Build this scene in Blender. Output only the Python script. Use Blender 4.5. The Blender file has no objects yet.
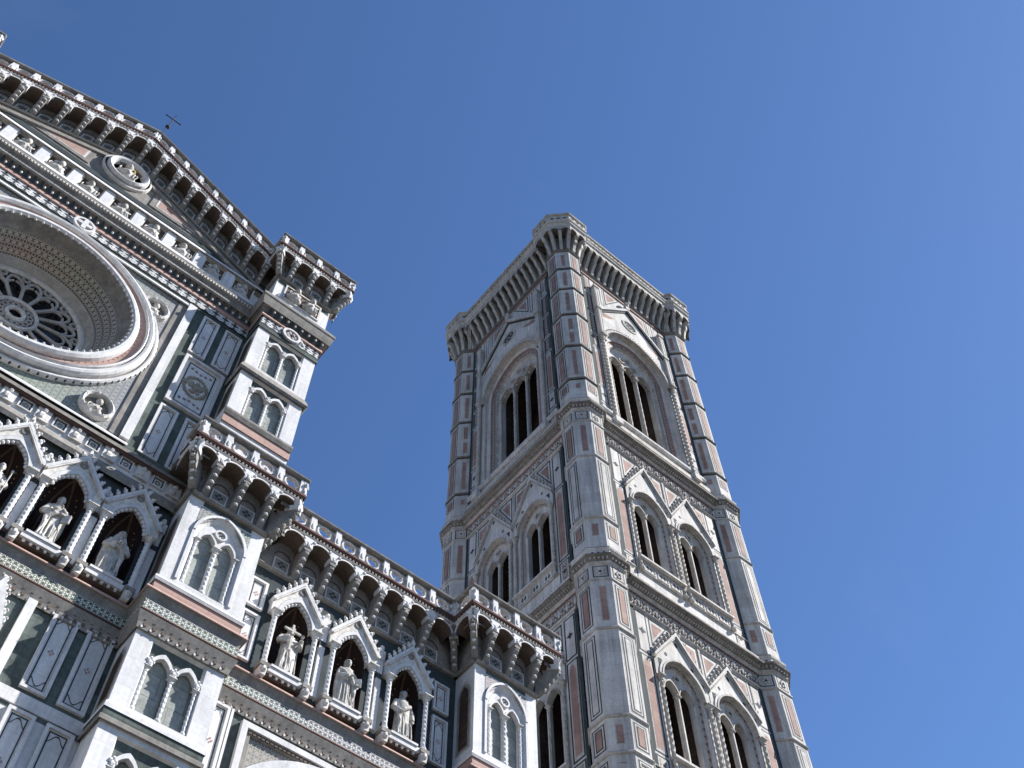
import bpy, bmesh, math, random
from mathutils import Vector, Matrix, noise
PI = math.pi
sin, cos, tan, sqrt, rad = math.sin, math.cos, math.tan, math.sqrt, math.radians
random.seed(7)
SC = bpy.context.scene
COL = SC.collection

# ------------------------------------------------------------------ camera, sky, sun, exposure
cam = bpy.data.cameras.new('camera')
cam.lens = 39.17
cam.sensor_width = 36.0
cam.clip_start = 0.1
cam.clip_end = 6000
co = bpy.data.objects.new('camera', cam)
COL.objects.link(co)
yaw, pit, rol = 0.70951, 1.04020, -0.01986
fw = Vector((sin(yaw)*cos(pit), cos(yaw)*cos(pit), sin(pit)))
rt0 = Vector((cos(yaw), -sin(yaw), 0))
up0 = rt0.cross(fw)
rt = cos(rol)*rt0 + sin(rol)*up0
up = -sin(rol)*rt0 + cos(rol)*up0
co.matrix_world = Matrix((( rt.x, up.x, -fw.x, 0), (rt.y, up.y, -fw.y, 0), (rt.z, up.z, -fw.z, 0), (0, 0, 0, 1)))
SC.camera = co

SUN = Vector((1.8, -1.0, 2.2)).normalized()
EL = math.asin(SUN.z)
w = bpy.data.worlds.new('World')
SC.world = w
w.use_nodes = True
nt = w.node_tree
bg = nt.nodes['Background']
sky = nt.nodes.new('ShaderNodeTexSky')
sky.sky_type = 'NISHITA'
sky.sun_disc = False
sky.sun_elevation = EL
sky.sun_rotation = math.atan2(SUN.x, SUN.y)
sky.altitude = 100
sky.air_density = 1.0
sky.dust_density = 0.1
sky.ozone_density = 8.0
hs = nt.nodes.new('ShaderNodeHueSaturation')
hs.inputs['Saturation'].default_value = 1.03
hs.inputs['Hue'].default_value = 0.502
nt.links.new(sky.outputs[0], hs.inputs['Color'])
tcw = nt.nodes.new('ShaderNodeTexCoord')
mpw = nt.nodes.new('ShaderNodeMapping'); mpw.inputs['Scale'].default_value = (2.0, 5.0, 3.0); mpw.inputs['Rotation'].default_value = (0.3, 0.2, 0.6)
nw = nt.nodes.new('ShaderNodeTexNoise'); nw.inputs['Scale'].default_value = 1.6; nw.inputs['Detail'].default_value = 9; nw.inputs['Roughness'].default_value = 0.62
mw = nt.nodes.new('ShaderNodeMapRange'); mw.inputs[1].default_value = 0.62; mw.inputs[2].default_value = 0.9; mw.inputs[3].default_value = 0.0; mw.inputs[4].default_value = 0.02
xw = nt.nodes.new('ShaderNodeMix'); xw.data_type = 'RGBA'; xw.inputs[7].default_value = (7.5, 8.2, 9.0, 1)   # faint high cirrus
nt.links.new(tcw.outputs['Generated'], mpw.inputs[0]); nt.links.new(mpw.outputs[0], nw.inputs['Vector']); nt.links.new(nw.outputs['Fac'], mw.inputs[0])
nt.links.new(mw.outputs[0], xw.inputs[0]); nt.links.new(hs.outputs[0], xw.inputs[6])
nt.links.new(xw.outputs[2], bg.inputs[0])
bg.inputs[1].default_value = 0.066
sl = bpy.data.lights.new('sun', 'SUN')
sl.energy = 5.0
sl.angle = rad(0.5)
sl.color = (1.0, 0.965, 0.92)
so = bpy.data.objects.new('sun', sl)
COL.objects.link(so)
so.rotation_euler = SUN.to_track_quat('Z', 'Y').to_euler()
so.location = (60, -40, 120)
SC.view_settings.view_transform = 'Standard'
SC.view_settings.look = 'None'
SC.view_settings.exposure = 1.3
SC.view_settings.gamma = 1
SC.view_settings.use_curve_mapping = False

# ------------------------------------------------------------------ materials
MATS = {}
def mk(name, col, var=0.16, scale=0.9, rough=0.6, joints=None, jcol=0.6, streak=0.0, fine=0.08, bump=0.0, tint=None):
    m = bpy.data.materials.new(name)
    m.use_nodes = True
    n = m.node_tree
    b = n.nodes['Principled BSDF']
    b.inputs['Roughness'].default_value = max(rough, 0.8) if name not in ('glass_dark', 'gold', 'slate_pane') else rough
    b.inputs['Specular IOR Level'].default_value = 0.5 if name in ('glass_dark', 'gold') else 0.06
    tc = n.nodes.new('ShaderNodeTexCoord')
    gm = n.nodes.new('ShaderNodeNewGeometry')
    no = n.nodes.new('ShaderNodeTexNoise')
    no.inputs['Scale'].default_value = scale
    no.inputs['Detail'].default_value = 8
    no.inputs['Roughness'].default_value = 0.65
    n.links.new(gm.outputs['Position'], no.inputs['Vector'])
    mr = n.nodes.new('ShaderNodeMapRange')
    mr.inputs[1].default_value = 0.3; mr.inputs[2].default_value = 0.7
    mr.inputs[3].default_value = 1 - var; mr.inputs[4].default_value = 1 + var*0.5
    n.links.new(no.outputs['Fac'], mr.inputs[0])
    last = mr.outputs[0]
    def mul(a, c):
        q = n.nodes.new('ShaderNodeMath'); q.operation = 'MULTIPLY'
        n.links.new(a, q.inputs[0]); n.links.new(c, q.inputs[1])
        return q.outputs[0]
    if fine:
        nf = n.nodes.new('ShaderNodeTexNoise')
        nf.inputs['Scale'].default_value = 9.0; nf.inputs['Detail'].default_value = 6
        n.links.new(gm.outputs['Position'], nf.inputs['Vector'])
        mf = n.nodes.new('ShaderNodeMapRange')
        mf.inputs[1].default_value = 0.3; mf.inputs[2].default_value = 0.7
        mf.inputs[3].default_value = 1 - fine; mf.inputs[4].default_value = 1 + fine
        n.links.new(nf.outputs['Fac'], mf.inputs[0])
        last = mul(last, mf.outputs[0])
    if streak:
        mp = n.nodes.new('ShaderNodeMapping')
        mp.inputs['Scale'].default_value = (2.2, 2.2, 0.16)
        n.links.new(gm.outputs['Position'], mp.inputs['Vector'])
        ns = n.nodes.new('ShaderNodeTexNoise')
        ns.inputs['Scale'].default_value = 1.6; ns.inputs['Detail'].default_value = 7; ns.inputs['Roughness'].default_value = 0.7
        n.links.new(mp.outputs[0], ns.inputs['Vector'])
        ms = n.nodes.new('ShaderNodeMapRange')
        ms.inputs[1].default_value = 0.42; ms.inputs[2].default_value = 0.66
        ms.inputs[3].default_value = 1.0; ms.inputs[4].default_value = 1 - streak
        n.links.new(ns.outputs['Fac'], ms.inputs[0])
        last = mul(last, ms.outputs[0])
    if joints:
        sx = n.nodes.new('ShaderNodeSeparateXYZ')
        n.links.new(tc.outputs['Object'], sx.inputs[0])
        ad = n.nodes.new('ShaderNodeMath'); ad.operation = 'ADD'
        n.links.new(sx.outputs[0], ad.inputs[0]); n.links.new(sx.outputs[1], ad.inputs[1])
        cx = n.nodes.new('ShaderNodeCombineXYZ')
        n.links.new(ad.outputs[0], cx.inputs[0]); n.links.new(sx.outputs[2], cx.inputs[1])
        br = n.nodes.new('ShaderNodeTexBrick')
        br.inputs['Scale'].default_value = 1.0
        br.inputs['Brick Width'].default_value = joints[0]
        br.inputs['Row Height'].default_value = joints[1]
        br.inputs['Mortar Size'].default_value = joints[2]
        br.inputs['Color1'].default_value = (1, 1, 1, 1)
        br.inputs['Color2'].default_value = (joints[3],)*3 + (1,)
        br.inputs['Mortar'].default_value = (jcol, jcol, jcol, 1)
        n.links.new(cx.outputs[0], br.inputs['Vector'])
        last = mul(last, br.outputs['Color'])
    mx = n.nodes.new('ShaderNodeMix'); mx.data_type = 'RGBA'; mx.blend_type = 'MULTIPLY'
    mx.inputs[0].default_value = 1.0
    mx.inputs[6].default_value = (*col, 1)
    n.links.new(last, mx.inputs[7])
    out = mx.outputs[2]
    if tint:
        n2 = n.nodes.new('ShaderNodeTexNoise'); n2.inputs['Scale'].default_value = 0.7; n2.inputs['Detail'].default_value = 5
        n.links.new(gm.outputs['Position'], n2.inputs['Vector'])
        m2 = n.nodes.new('ShaderNodeMapRange'); m2.inputs[1].default_value = 0.5; m2.inputs[2].default_value = 0.75
        m2.inputs[4].default_value = 0.6
        n.links.new(n2.outputs['Fac'], m2.inputs[0])
        t2 = n.nodes.new('ShaderNodeMix'); t2.data_type = 'RGBA'; t2.blend_type = 'MULTIPLY'
        n.links.new(m2.outputs[0], t2.inputs[0]); n.links.new(out, t2.inputs[6]); t2.inputs[7].default_value = (*tint, 1)
        out = t2.outputs[2]
    n.links.new(out, b.inputs['Base Color'])
    if bump:
        bp = n.nodes.new('ShaderNodeBump'); bp.inputs['Strength'].default_value = bump; bp.inputs['Distance'].default_value = 0.05
        n.links.new(no.outputs['Fac'], bp.inputs['Height']); n.links.new(bp.outputs[0], b.inputs['Normal'])
    MATS[name] = m
    return m

mk('white_marble', (0.64, 0.635, 0.635), 0.14, 0.7, 0.45, joints=(1.9, 0.95, 0.008, 0.91), jcol=0.82, streak=0.2, tint=(0.95, 0.93, 0.9))
mk('carved_white', (0.62, 0.60, 0.57), 0.22, 2.2, 0.6, streak=0.22, fine=0.14, tint=(0.85, 0.8, 0.74))
mk('green_marble', (0.115, 0.138, 0.128), 0.35, 0.8, 0.5, joints=(1.1, 0.7, 0.012, 0.72), jcol=0.6, streak=0.25, fine=0.15)
mk('dark_green', (0.050, 0.062, 0.066), 0.25, 1.5, 0.5)
mk('pink_marble', (0.42, 0.285, 0.245), 0.2, 1.2, 0.5, joints=(1.2, 0.5, 0.012, 0.85), jcol=0.7)
mk('red_stone', (0.105, 0.062, 0.054), 0.25, 1.5, 0.6)
mk('grey_stone', (0.25, 0.235, 0.215), 0.3, 1.6, 0.75, streak=0.25, fine=0.15)
mk('grey_light', (0.40, 0.385, 0.365), 0.25, 1.6, 0.7, streak=0.2)
mk('bronze_stone', (0.30, 0.275, 0.225), 0.35, 4.0, 0.7)
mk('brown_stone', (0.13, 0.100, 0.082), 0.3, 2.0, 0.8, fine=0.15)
mk('slate_pane', (0.33, 0.35, 0.325), 0.3, 1.4, 0.45, joints=(0.9, 0.78, 0.012, 0.74), jcol=0.5, streak=0.3, fine=0.14)
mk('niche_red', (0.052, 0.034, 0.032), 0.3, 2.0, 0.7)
mk('gold', (0.45, 0.33, 0.10), 0.2, 3.0, 0.4)
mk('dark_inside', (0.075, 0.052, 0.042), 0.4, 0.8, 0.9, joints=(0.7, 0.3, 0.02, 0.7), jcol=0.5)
mk('glass_dark', (0.02, 0.022, 0.026), 0.2, 1.0, 0.15)
mk('statue_marble', (0.52, 0.50, 0.465), 0.35, 5.0, 0.5, streak=0.4, fine=0.12, bump=0.35)
mk('tower_white', (0.58, 0.56, 0.535), 0.2, 0.45, 0.6, joints=(1.9, 0.82, 0.012, 0.86), jcol=0.78, streak=0.34, fine=0.1, tint=(0.88, 0.83, 0.76))
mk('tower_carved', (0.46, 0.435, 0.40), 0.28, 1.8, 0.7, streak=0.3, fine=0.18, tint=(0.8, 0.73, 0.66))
mk('tower_pink', (0.35, 0.225, 0.19), 0.25, 0.9, 0.6, joints=(1.1, 0.55, 0.014, 0.82), jcol=0.7, streak=0.2)
mk('tower_green', (0.045, 0.056, 0.058), 0.25, 1.2, 0.55, streak=0.1)
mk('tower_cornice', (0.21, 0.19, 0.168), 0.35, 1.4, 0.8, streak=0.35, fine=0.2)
mk('roof_tile', (0.30, 0.14, 0.09), 0.3, 1.5, 0.8, joints=(0.4, 0.3, 0.03, 0.7))
mk('iron', (0.05, 0.05, 0.055), 0.2, 5, 0.5)
mk('paving', (0.09, 0.086, 0.08), 0.2, 0.3, 0.8, fine=0.1)
# paving joints run over x,y
def inlay(name, c1, c2, scale, kind='checker', c3=None):
    m = bpy.data.materials.new(name); m.use_nodes = True
    n = m.node_tree; b = n.nodes['Principled BSDF']; b.inputs['Roughness'].default_value = 0.7; b.inputs['Specular IOR Level'].default_value = 0.12
    tc = n.nodes.new('ShaderNodeTexCoord')
    sx = n.nodes.new('ShaderNodeSeparateXYZ'); n.links.new(tc.outputs['Object'], sx.inputs[0])
    def math_(op, a, c=None):
        q = n.nodes.new('ShaderNodeMath'); q.operation = op
        for i, v in enumerate((a, c)):
            if v is None: continue
            if isinstance(v, (int, float)): q.inputs[i].default_value = v
            else: n.links.new(v, q.inputs[i])
        return q.outputs[0]
    if kind == 'polar':
        ang = math_('ARCTAN2', sx.outputs[2], sx.outputs[0])
        r = sx.outputs[1]
        u = math_('MULTIPLY', ang, scale); v = math_('MULTIPLY', r, scale*0.27)
    else:
        u = math_('MULTIPLY', math_('ADD', sx.outputs[0], sx.outputs[1]), scale); v = math_('MULTIPLY', sx.outputs[2], scale)
    # cells: rings and crosses repeated in u, v
    fu = math_('SUBTRACT', math_('FRACT', u), 0.5); fv = math_('SUBTRACT', math_('FRACT', v), 0.5)
    d2 = math_('SQRT', math_('ADD', math_('MULTIPLY', fu, fu), math_('MULTIPLY', fv, fv)))
    ring = math_('SINE', math_('MULTIPLY', d2, 19.0))
    cr = math_('MULTIPLY', math_('ABSOLUTE', fu), math_('ABSOLUTE', fv))
    crs = math_('SUBTRACT', 0.035, cr)
    tot = math_('ADD', ring, math_('MULTIPLY', crs, 16.0))
    g = math_('GREATER_THAN', tot, 0.15)
    mx = n.nodes.new('ShaderNodeMix'); mx.data_type = 'RGBA'
    mx.inputs[6].default_value = (*c1, 1); mx.inputs[7].default_value = (*c2, 1)
    n.links.new(g, mx.inputs[0])
    out = mx.outputs[2]
    no = n.nodes.new('ShaderNodeTexNoise'); no.inputs['Scale'].default_value = 2.0; no.inputs['Detail'].default_value = 6
    m3 = n.nodes.new('ShaderNodeMix'); m3.data_type = 'RGBA'; m3.blend_type = 'MULTIPLY'; m3.inputs[0].default_value = 0.4
    n.links.new(out, m3.inputs[6]); n.links.new(no.outputs['Color'], m3.inputs[7])
    n.links.new(m3.outputs[2], b.inputs['Base Color'])
    MATS[name] = m
inlay('mosaic_band', (0.10, 0.10, 0.10), (0.70, 0.68, 0.66), 5.6)
inlay('mosaic_ring', (0.46, 0.42, 0.385), (0.13, 0.10, 0.09), 12.8, 'polar')
inlay('carved_scroll', (0.36, 0.345, 0.33), (0.20, 0.195, 0.195), 4.2)
inlay('tower_scroll', (0.38, 0.34, 0.31), (0.15, 0.10, 0.085), 2.2)
inlay('tondo_field', (0.56, 0.54, 0.52), (0.16, 0.15, 0.15), 2.2)

# ------------------------------------------------------------------ mesh builder: u right, d out of the wall, z up
ORG = {}
class MB:
    def __init__(s):
        s.v = []; s.f = []; s.m = []; s.mats = []
        s.slope = None
    def mi(s, m):
        if m not in s.mats: s.mats.append(m)
        return s.mats.index(m)
    def add(s, pts, faces, m):
        k = len(s.v)
        if s.slope:
            u0, sl_ = s.slope
            pts = [(p[0], p[1], p[2] + sl_*(p[0]-u0)) for p in pts]
        s.v += pts
        i = s.mi(m)
        for f in faces:
            s.f.append([k+a for a in f]); s.m.append(i)
    def box(s, u0, u1, d0, d1, z0, z1, m):
        p = [(u, d, z) for u in (u0, u1) for d in (d0, d1) for z in (z0, z1)]
        s.add(p, [(0,1,3,2), (4,6,7,5), (0,4,5,1), (2,3,7,6), (0,2,6,4), (1,5,7,3)], m)
    def quad(s, u0, u1, z0, z1, d, m):
        s.add([(u0,d,z0), (u1,d,z0), (u1,d,z1), (u0,d,z1)], [(0,1,2,3)], m)
    def poly(s, pts, d, m):
        s.add([(a, d, b) for a, b in pts], [tuple(range(len(pts)))], m)
    def prism(s, pts, d0, d1, m, m2=None, back=False):
        n = len(pts)
        s.add([(a, d1, b) for a, b in pts], [tuple(range(n))], m)
        if back: s.add([(a, d0, b) for a, b in pts], [tuple(range(n))], m)
        q = [(a, d0, b) for a, b in pts] + [(a, d1, b) for a, b in pts]
        s.add(q, [(i, (i+1) % n, n+(i+1) % n, n+i) for i in range(n)], m2 or m)
    def strip(s, A, dA, B, dB, m, closed=False):
        n = len(A)
        q = [(a, dA, b) for a, b in A] + [(a, dB, b) for a, b in B]
        s.add(q, [(i, (i+1) % n, n+(i+1) % n, n+i) for i in range(n if closed else n-1)], m)
    def run(s, u0, u1, prof, m, caps=True):
        n = len(prof)
        q = [(u0, a, b) for a, b in prof] + [(u1, a, b) for a, b in prof]
        s.add(q, [(i, i+1, n+i+1, n+i) for i in range(n-1)], m)
        if caps:
            s.add([(u0, a, b) for a, b in prof], [tuple(range(n))], m)
            s.add([(u1, a, b) for a, b in prof], [tuple(range(n))], m)
    def rect_frame(s, u0, u1, z0, z1, t, d0, d1, m):
        o = [(u0,z0), (u1,z0), (u1,z1), (u0,z1)]
        i = [(u0+t,z0+t), (u1-t,z0+t), (u1-t,z1-t), (u0+t,z1-t)]
        s.band(o, i, d0, d1, m, True)
    def band(s, o, i, d0, d1, m, closed=False, side=None):
        s.strip(o, d1, i, d1, m, closed)
        s.strip(o, d0, o, d1, side or m, closed)
        s.strip(i, d1, i, d0, side or m, closed)
    def ring(s, uc, zc, r0, r1, d0, d1, m, n=24, side=None):
        o = [(uc+r1*cos(2*PI*k/n), zc+r1*sin(2*PI*k/n)) for k in range(n)]
        i = [(uc+r0*cos(2*PI*k/n), zc+r0*sin(2*PI*k/n)) for k in range(n)]
        s.band(o, i, d0, d1, m, True, side)
    def disc(s, uc, zc, r, d, m, n=16):
        s.poly([(uc+r*cos(2*PI*k/n), zc+r*sin(2*PI*k/n)) for k in range(n)], d, m)
    def diamond(s, uc, zc, a, b, d, m):
        s.poly([(uc-a,zc), (uc,zc-b), (uc+a,zc), (uc,zc+b)], d, m)
    def tube(s, P, r, m, n=8, caps=True):
        P = [Vector(p) for p in P]
        rs = r if isinstance(r, (list, tuple)) else [r]*len(P)
        t = None; rings = []
        for i, p in enumerate(P):
            a = P[min(i+1, len(P)-1)] - P[max(i-1, 0)]
            a.normalize()
            if t is None:
                t = a.orthogonal().normalized()
            t = (t - a*t.dot(a)).normalized()
            b = a.cross(t)
            rings.append([tuple(p + rs[i]*(cos(2*PI*k/n)*t + sin(2*PI*k/n)*b)) for k in range(n)])
        q = [x for R_ in rings for x in R_]
        fs = [(i*n+k, i*n+(k+1) % n, (i+1)*n+(k+1) % n, (i+1)*n+k) for i in range(len(P)-1) for k in range(n)]
        if caps: fs += [tuple(range(n)), tuple(range((len(P)-1)*n, len(P)*n))]
        s.add(q, fs, m)
    def lathe(s, u, d, prof, m, n=10):
        q = []
        for r, z in prof:
            q += [(u+r*cos(2*PI*k/n), d+r*sin(2*PI*k/n), z) for k in range(n)]
        L = len(prof)
        fs = [(i*n+k, i*n+(k+1) % n, (i+1)*n+(k+1) % n, (i+1)*n+k) for i in range(L-1) for k in range(n)]
        fs += [tuple(range(n)), tuple(range((L-1)*n, L*n))]
        s.add(q, fs, m)
    def ball(s, u, d, z, rx, ry, rz, m, n=8, k=6):
        q = [(u, d, z-rz)]
        for i in range(1, k):
            a = -PI/2 + PI*i/k
            q += [(u+rx*cos(a)*cos(2*PI*j/n), d+ry*cos(a)*sin(2*PI*j/n), z+rz*sin(a)) for j in range(n)]
        q.append((u, d, z+rz))
        fs = [(0, 1+(j+1) % n, 1+j) for j in range(n)]
        for i in range(k-2):
            fs += [(1+i*n+j, 1+i*n+(j+1) % n, 1+(i+1)*n+(j+1) % n, 1+(i+1)*n+j) for j in range(n)]
        e = len(q)-1
        fs += [(e, 1+(k-2)*n+j, 1+(k-2)*n+(j+1) % n) for j in range(n)]
        s.add(q, fs, m)
    def twist(s, u, d, z0, z1, r, m, turns=6, n=10, amp=0.16):
        L = max(8, int(turns*8))
        q = []
        for i in range(L+1):
            t = i/L
            for k in range(n):
                a = 2*PI*k/n
                rr = r*(1+amp*cos(2*a - 2*PI*turns*t))
                q.append((u+rr*cos(a), d+rr*sin(a), z0+(z1-z0)*t))
        s.add(q, [(i*n+k, i*n+(k+1) % n, (i+1)*n+(k+1) % n, (i+1)*n+k) for i in range(L) for k in range(n)], m)
    def region(s, u0, u1, z0, z1, d, ops, m):
        """flat wall with arched openings; an opening is (uc, hw, zb, arch points left to right)"""
        ops = sorted(ops, key=lambda o: o[0]); u = u0
        for uc, hw, zb, arc in ops:
            if uc-hw > u: s.quad(u, uc-hw, z0, z1, d, m)
            if zb > z0: s.quad(uc-hw, uc+hw, z0, zb, d, m)
            for (a, za), (b, zb_) in zip(arc, arc[1:]):
                s.add([(a,d,za), (b,d,zb_), (b,d,z1), (a,d,z1)], [(0,1,2,3)], m)
            u = uc+hw
        if u < u1: s.quad(u, u1, z0, z1, d, m)
    def build(s, name, parent=None, origin=(0, 0, 0), rz=0.0, smooth=False, local=False):
        """origin: where u, d, z = origin maps to the object origin; rz turns the object"""
        me = bpy.data.meshes.new(name)
        ox, oy, oz = origin
        if local: me.from_pydata([(p[0], -p[1], p[2]) for p in s.v], [], s.f)
        else: me.from_pydata([(p[0]-ox, -p[1], p[2]-oz) for p in s.v], [], s.f)
        for mn in s.mats: me.materials.append(MATS[mn])
        me.polygons.foreach_set('material_index', s.m)
        bm = bmesh.new(); bm.from_mesh(me)
        bmesh.ops.remove_doubles(bm, verts=bm.verts, dist=1e-5)
        bmesh.ops.recalc_face_normals(bm, faces=bm.faces)
        bm.to_mesh(me); bm.free()
        if smooth:
            me.polygons.foreach_set('use_smooth', [True]*len(me.polygons))
        return link(name, me, parent, (ox, oy, oz), rz)

def link(name, me, parent, loc, rz=0.0):
    o = bpy.data.objects.new(name, me)
    COL.objects.link(o)
    ORG[o.name] = Vector(loc)
    if parent is not None:
        o.parent = parent
        o.location = Vector(loc) - ORG[parent.name]
    else:
        o.location = loc
    o.rotation_euler.z = rz
    return o

def thing(name, label, cat, loc, group=None):
    o = bpy.data.objects.new(name, None)
    COL.objects.link(o)
    o.empty_display_size = 0.5
    o.location = loc
    ORG[o.name] = Vector(loc)
    o['label'] = label; o['category'] = cat
    if group: o['group'] = group
    return o

def copy_at(o, parent, loc, rz=None):
    c = o.copy(); COL.objects.link(c)
    ORG[c.name] = Vector(loc)
    c.parent = parent
    c.location = Vector(loc) - ORG[parent.name]
    if rz is not None: c.rotation_euler.z = rz
    for ch in list(o.children):
        g = ch.copy(); COL.objects.link(g); g.parent = c
    return c

def arch(uc, zs, hw, rise, n=12):
    """pointed (rise > hw) or round arch, left to right"""
    R = (hw*hw + rise*rise)/(2*hw)
    out = []
    if rise <= hw*1.001:
        return [(uc - hw*cos(PI*k/n), zs + rise*sin(PI*k/n)) for k in range(n+1)]
    cx = -hw + R
    a1 = math.acos((R-hw)/R) if R > hw else PI/2
    h = n//2
    L = [(uc + cx - R*cos(a1*k/h), zs + R*sin(a1*k/h)) for k in range(h+1)]
    Rr = [(2*uc - a, b) for a, b in L[:-1]][::-1]
    return L + Rr

def outline(uc, hw, zb, zs, rise, n=12):
    return [(uc-hw, zb)] + arch(uc, zs, hw, rise, n) + [(uc+hw, zb)]

def tracery(mb, uc, zb, outer, lights, d, thick, m):
    """plate filling an outer arch (points) above lights [(uc, hw, zs, rise)], with reveals of the lights"""
    us = sorted(set([round(p[0], 4) for p in outer] + [round(a, 4) for l in lights for a, b in arch(*[l[0], l[2], l[1], l[3]])]))
    def top(pts, u):
        for (a, za), (b, zb_) in zip(pts, pts[1:]):
            if a-1e-6 <= u <= b+1e-6 and b > a:
                return za + (zb_-za)*(u-a)/(b-a)
        return None
    arcs = [arch(l[0], l[2], l[1], l[3]) for l in lights]
    o = [p for p in outer]
    for a, b in zip(us, us[1:]):
        mid = (a+b)/2
        ta, tb = top(o, a), top(o, b)
        if ta is None or tb is None: continue
        lo = None
        for ar in arcs:
            if ar[0][0]-1e-6 <= mid <= ar[-1][0]+1e-6:
                lo = (top(ar, a), top(ar, b))
        if lo is None: lo = (zb, zb)
        if lo[0] is None or lo[1] is None: continue
        mb.add([(a,d,lo[0]), (b,d,lo[1]), (b,d,max(tb, lo[1])), (a,d,max(ta, lo[0]))], [(0,1,2,3)], m)
    for l, ar in zip(lights, arcs):
        pts = [(l[0]-l[1], zb)] + ar + [(l[0]+l[1], zb)]
        mb.strip(pts, d, pts, d-thick, m)

def capital(mb, u, d, z, r, h, m):
    mb.lathe(u, d, [(r, z), (r*1.25, z+h*0.08), (r*1.05, z+h*0.2), (r*1.35, z+h*0.55), (r*1.9, z+h*0.85)], m, 8)
    mb.box(u-r*1.9, u+r*1.9, d-r*1.9, d+r*1.9, z+h*0.85, z+h, m)

def crockets(mb, a, b, n, r, d, m):
    for k in range(n):
        t = (k+0.6)/n
        u = a[0]+(b[0]-a[0])*t; z = a[1]+(b[1]-a[1])*t
        mb.ball(u, d, z+r*0.8, r*0.75, r*0.8, r*1.1, m, 6, 4)
        mb.ball(u+(0.6 if b[0] > a[0] else -0.6)*r*-1, d+r*0.3, z+r*1.5, r*0.5, r*0.5, r*0.45, m, 5, 4)

# ------------------------------------------------------------------ ground
g = MB()
g.add([(-3000,3000,-1.6), (3000,3000,-1.6), (3000,-3000,-1.6), (-3000,-3000,-1.6)], [(0,1,2,3)], 'paving')
go = g.build('ground'); go['kind'] = 'structure'

# ------------------------------------------------------------------ cathedral
XC, W0, PF = -1.95, 23.95, 22.85
PR = PF - W0                                   # pier front lies 1.1 m before the wall
ML, MR, PL, PRX = 5.85, 8.67, 17.61, 20.46     # pier edges
CL = 2*XC - ML                                 # left edge of the central bay
church = thing('cathedral', 'white, green and pink marble cathedral front with rose window and statue niches, left of tower', 'church', (XC, W0, -1.6))

def plan_run(mb, plan, prof, m, closed=False):
    n = len(plan); P = [Vector(p) for p in plan]
    def off(i, d):
        def nr(a, b):
            t = (b-a).normalized(); return Vector((-t.y, t.x))
        if closed:
            n0, n1 = nr(P[i-1], P[i]), nr(P[i], P[(i+1) % n])
        else:
            n0 = nr(P[i-1], P[i]) if i > 0 else None
            n1 = nr(P[i], P[i+1]) if i < n-1 else None
            n0 = n0 or n1; n1 = n1 or n0
        q = n0+n1
        return P[i] + q*(d*2/q.length_squared)
    L = len(prof)
    pts = []
    for i in range(n):
        for d, z in prof:
            o = off(i, d); pts.append((o.x, o.y, z))
    K = n if closed else n-1
    mb.add(pts, [(i*L+j, i*L+j+1, ((i+1) % n)*L+j+1, ((i+1) % n)*L+j) for i in range(K) for j in range(L-1)], m)
    if not closed:
        mb.add(pts[:L], [tuple(range(L))], m); mb.add(pts[-L:], [tuple(range(L))], m)

D1 = 1.1
PLAN = [(CL-2.82, -1), (CL-2.82, D1), (CL, D1), (CL, 0), (ML, 0), (ML, D1), (MR, D1), (MR, 0), (PL, 0), (PL, D1), (PRX, D1), (PRX, -1.5)]
def V(prof, k):
    """mouldings hang lower the farther they stand out"""
    return [(d, z-d*k) for d, z in prof]
def cpart(mb, name, **k): return mb.build(name, church, k.pop('origin', (XC, W0, -1.6)), **k)

def chamfer_panel(mb, u0, u1, z0, z1, d, scallop=True, field='white_marble'):
    """raised white frame round a field with a thin dark line, scalloped ends and a small pink flower"""
    mb.rect_frame(u0, u1, z0, z1, 0.09, d, d+0.10, 'white_marble')
    mb.quad(u0+0.08, u1-0.08, z0+0.08, z1-0.08, d+0.03, field)
    a, b, c, e = u0+0.14, u1-0.14, z0+0.14, z1-0.14
    mb.rect_frame(a, b, c, e, 0.035, d+0.03, d+0.04, 'dark_green')
    m = (a+b)/2; h = (b-a)/2
    if scallop:
        for zz, s in ((c+0.32, 1), (e-0.32, -1)):
            n = 14
            P = []
            for k in range(n+1):
                t = -1+2*k/n
                P.append((m+h*t, zz - s*0.24*(cos(PI*t*0.5)**2 if abs(t) < 0.72 else cos(PI*t*0.5)**2*0.9) ))
            for (x0, y0), (x1, y1) in zip(P, P[1:]):
                mb.add([(x0, d+0.042, y0-0.02), (x1, d+0.042, y1-0.02), (x1, d+0.042, y1+0.02), (x0, d+0.042, y0+0.02)], [(0,1,2,3)], 'dark_green')
    zc = (z0+z1)/2
    for dx, dz in ((0, .07), (0, -.07), (.06, 0), (-.06, 0)):
        mb.diamond(m+dx, zc+dz, 0.035, 0.05, d+0.043, 'pink_marble')

NICHES = [ML-1.23-2.02*k for k in range(3)]
NICHES += [2*XC-n for n in NICHES]
AISLE_N = [10.85, 13.14, 15.43]
NZB, NZS, NHW, NR = 25.2, 27.5, 0.62, 1.02

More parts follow.
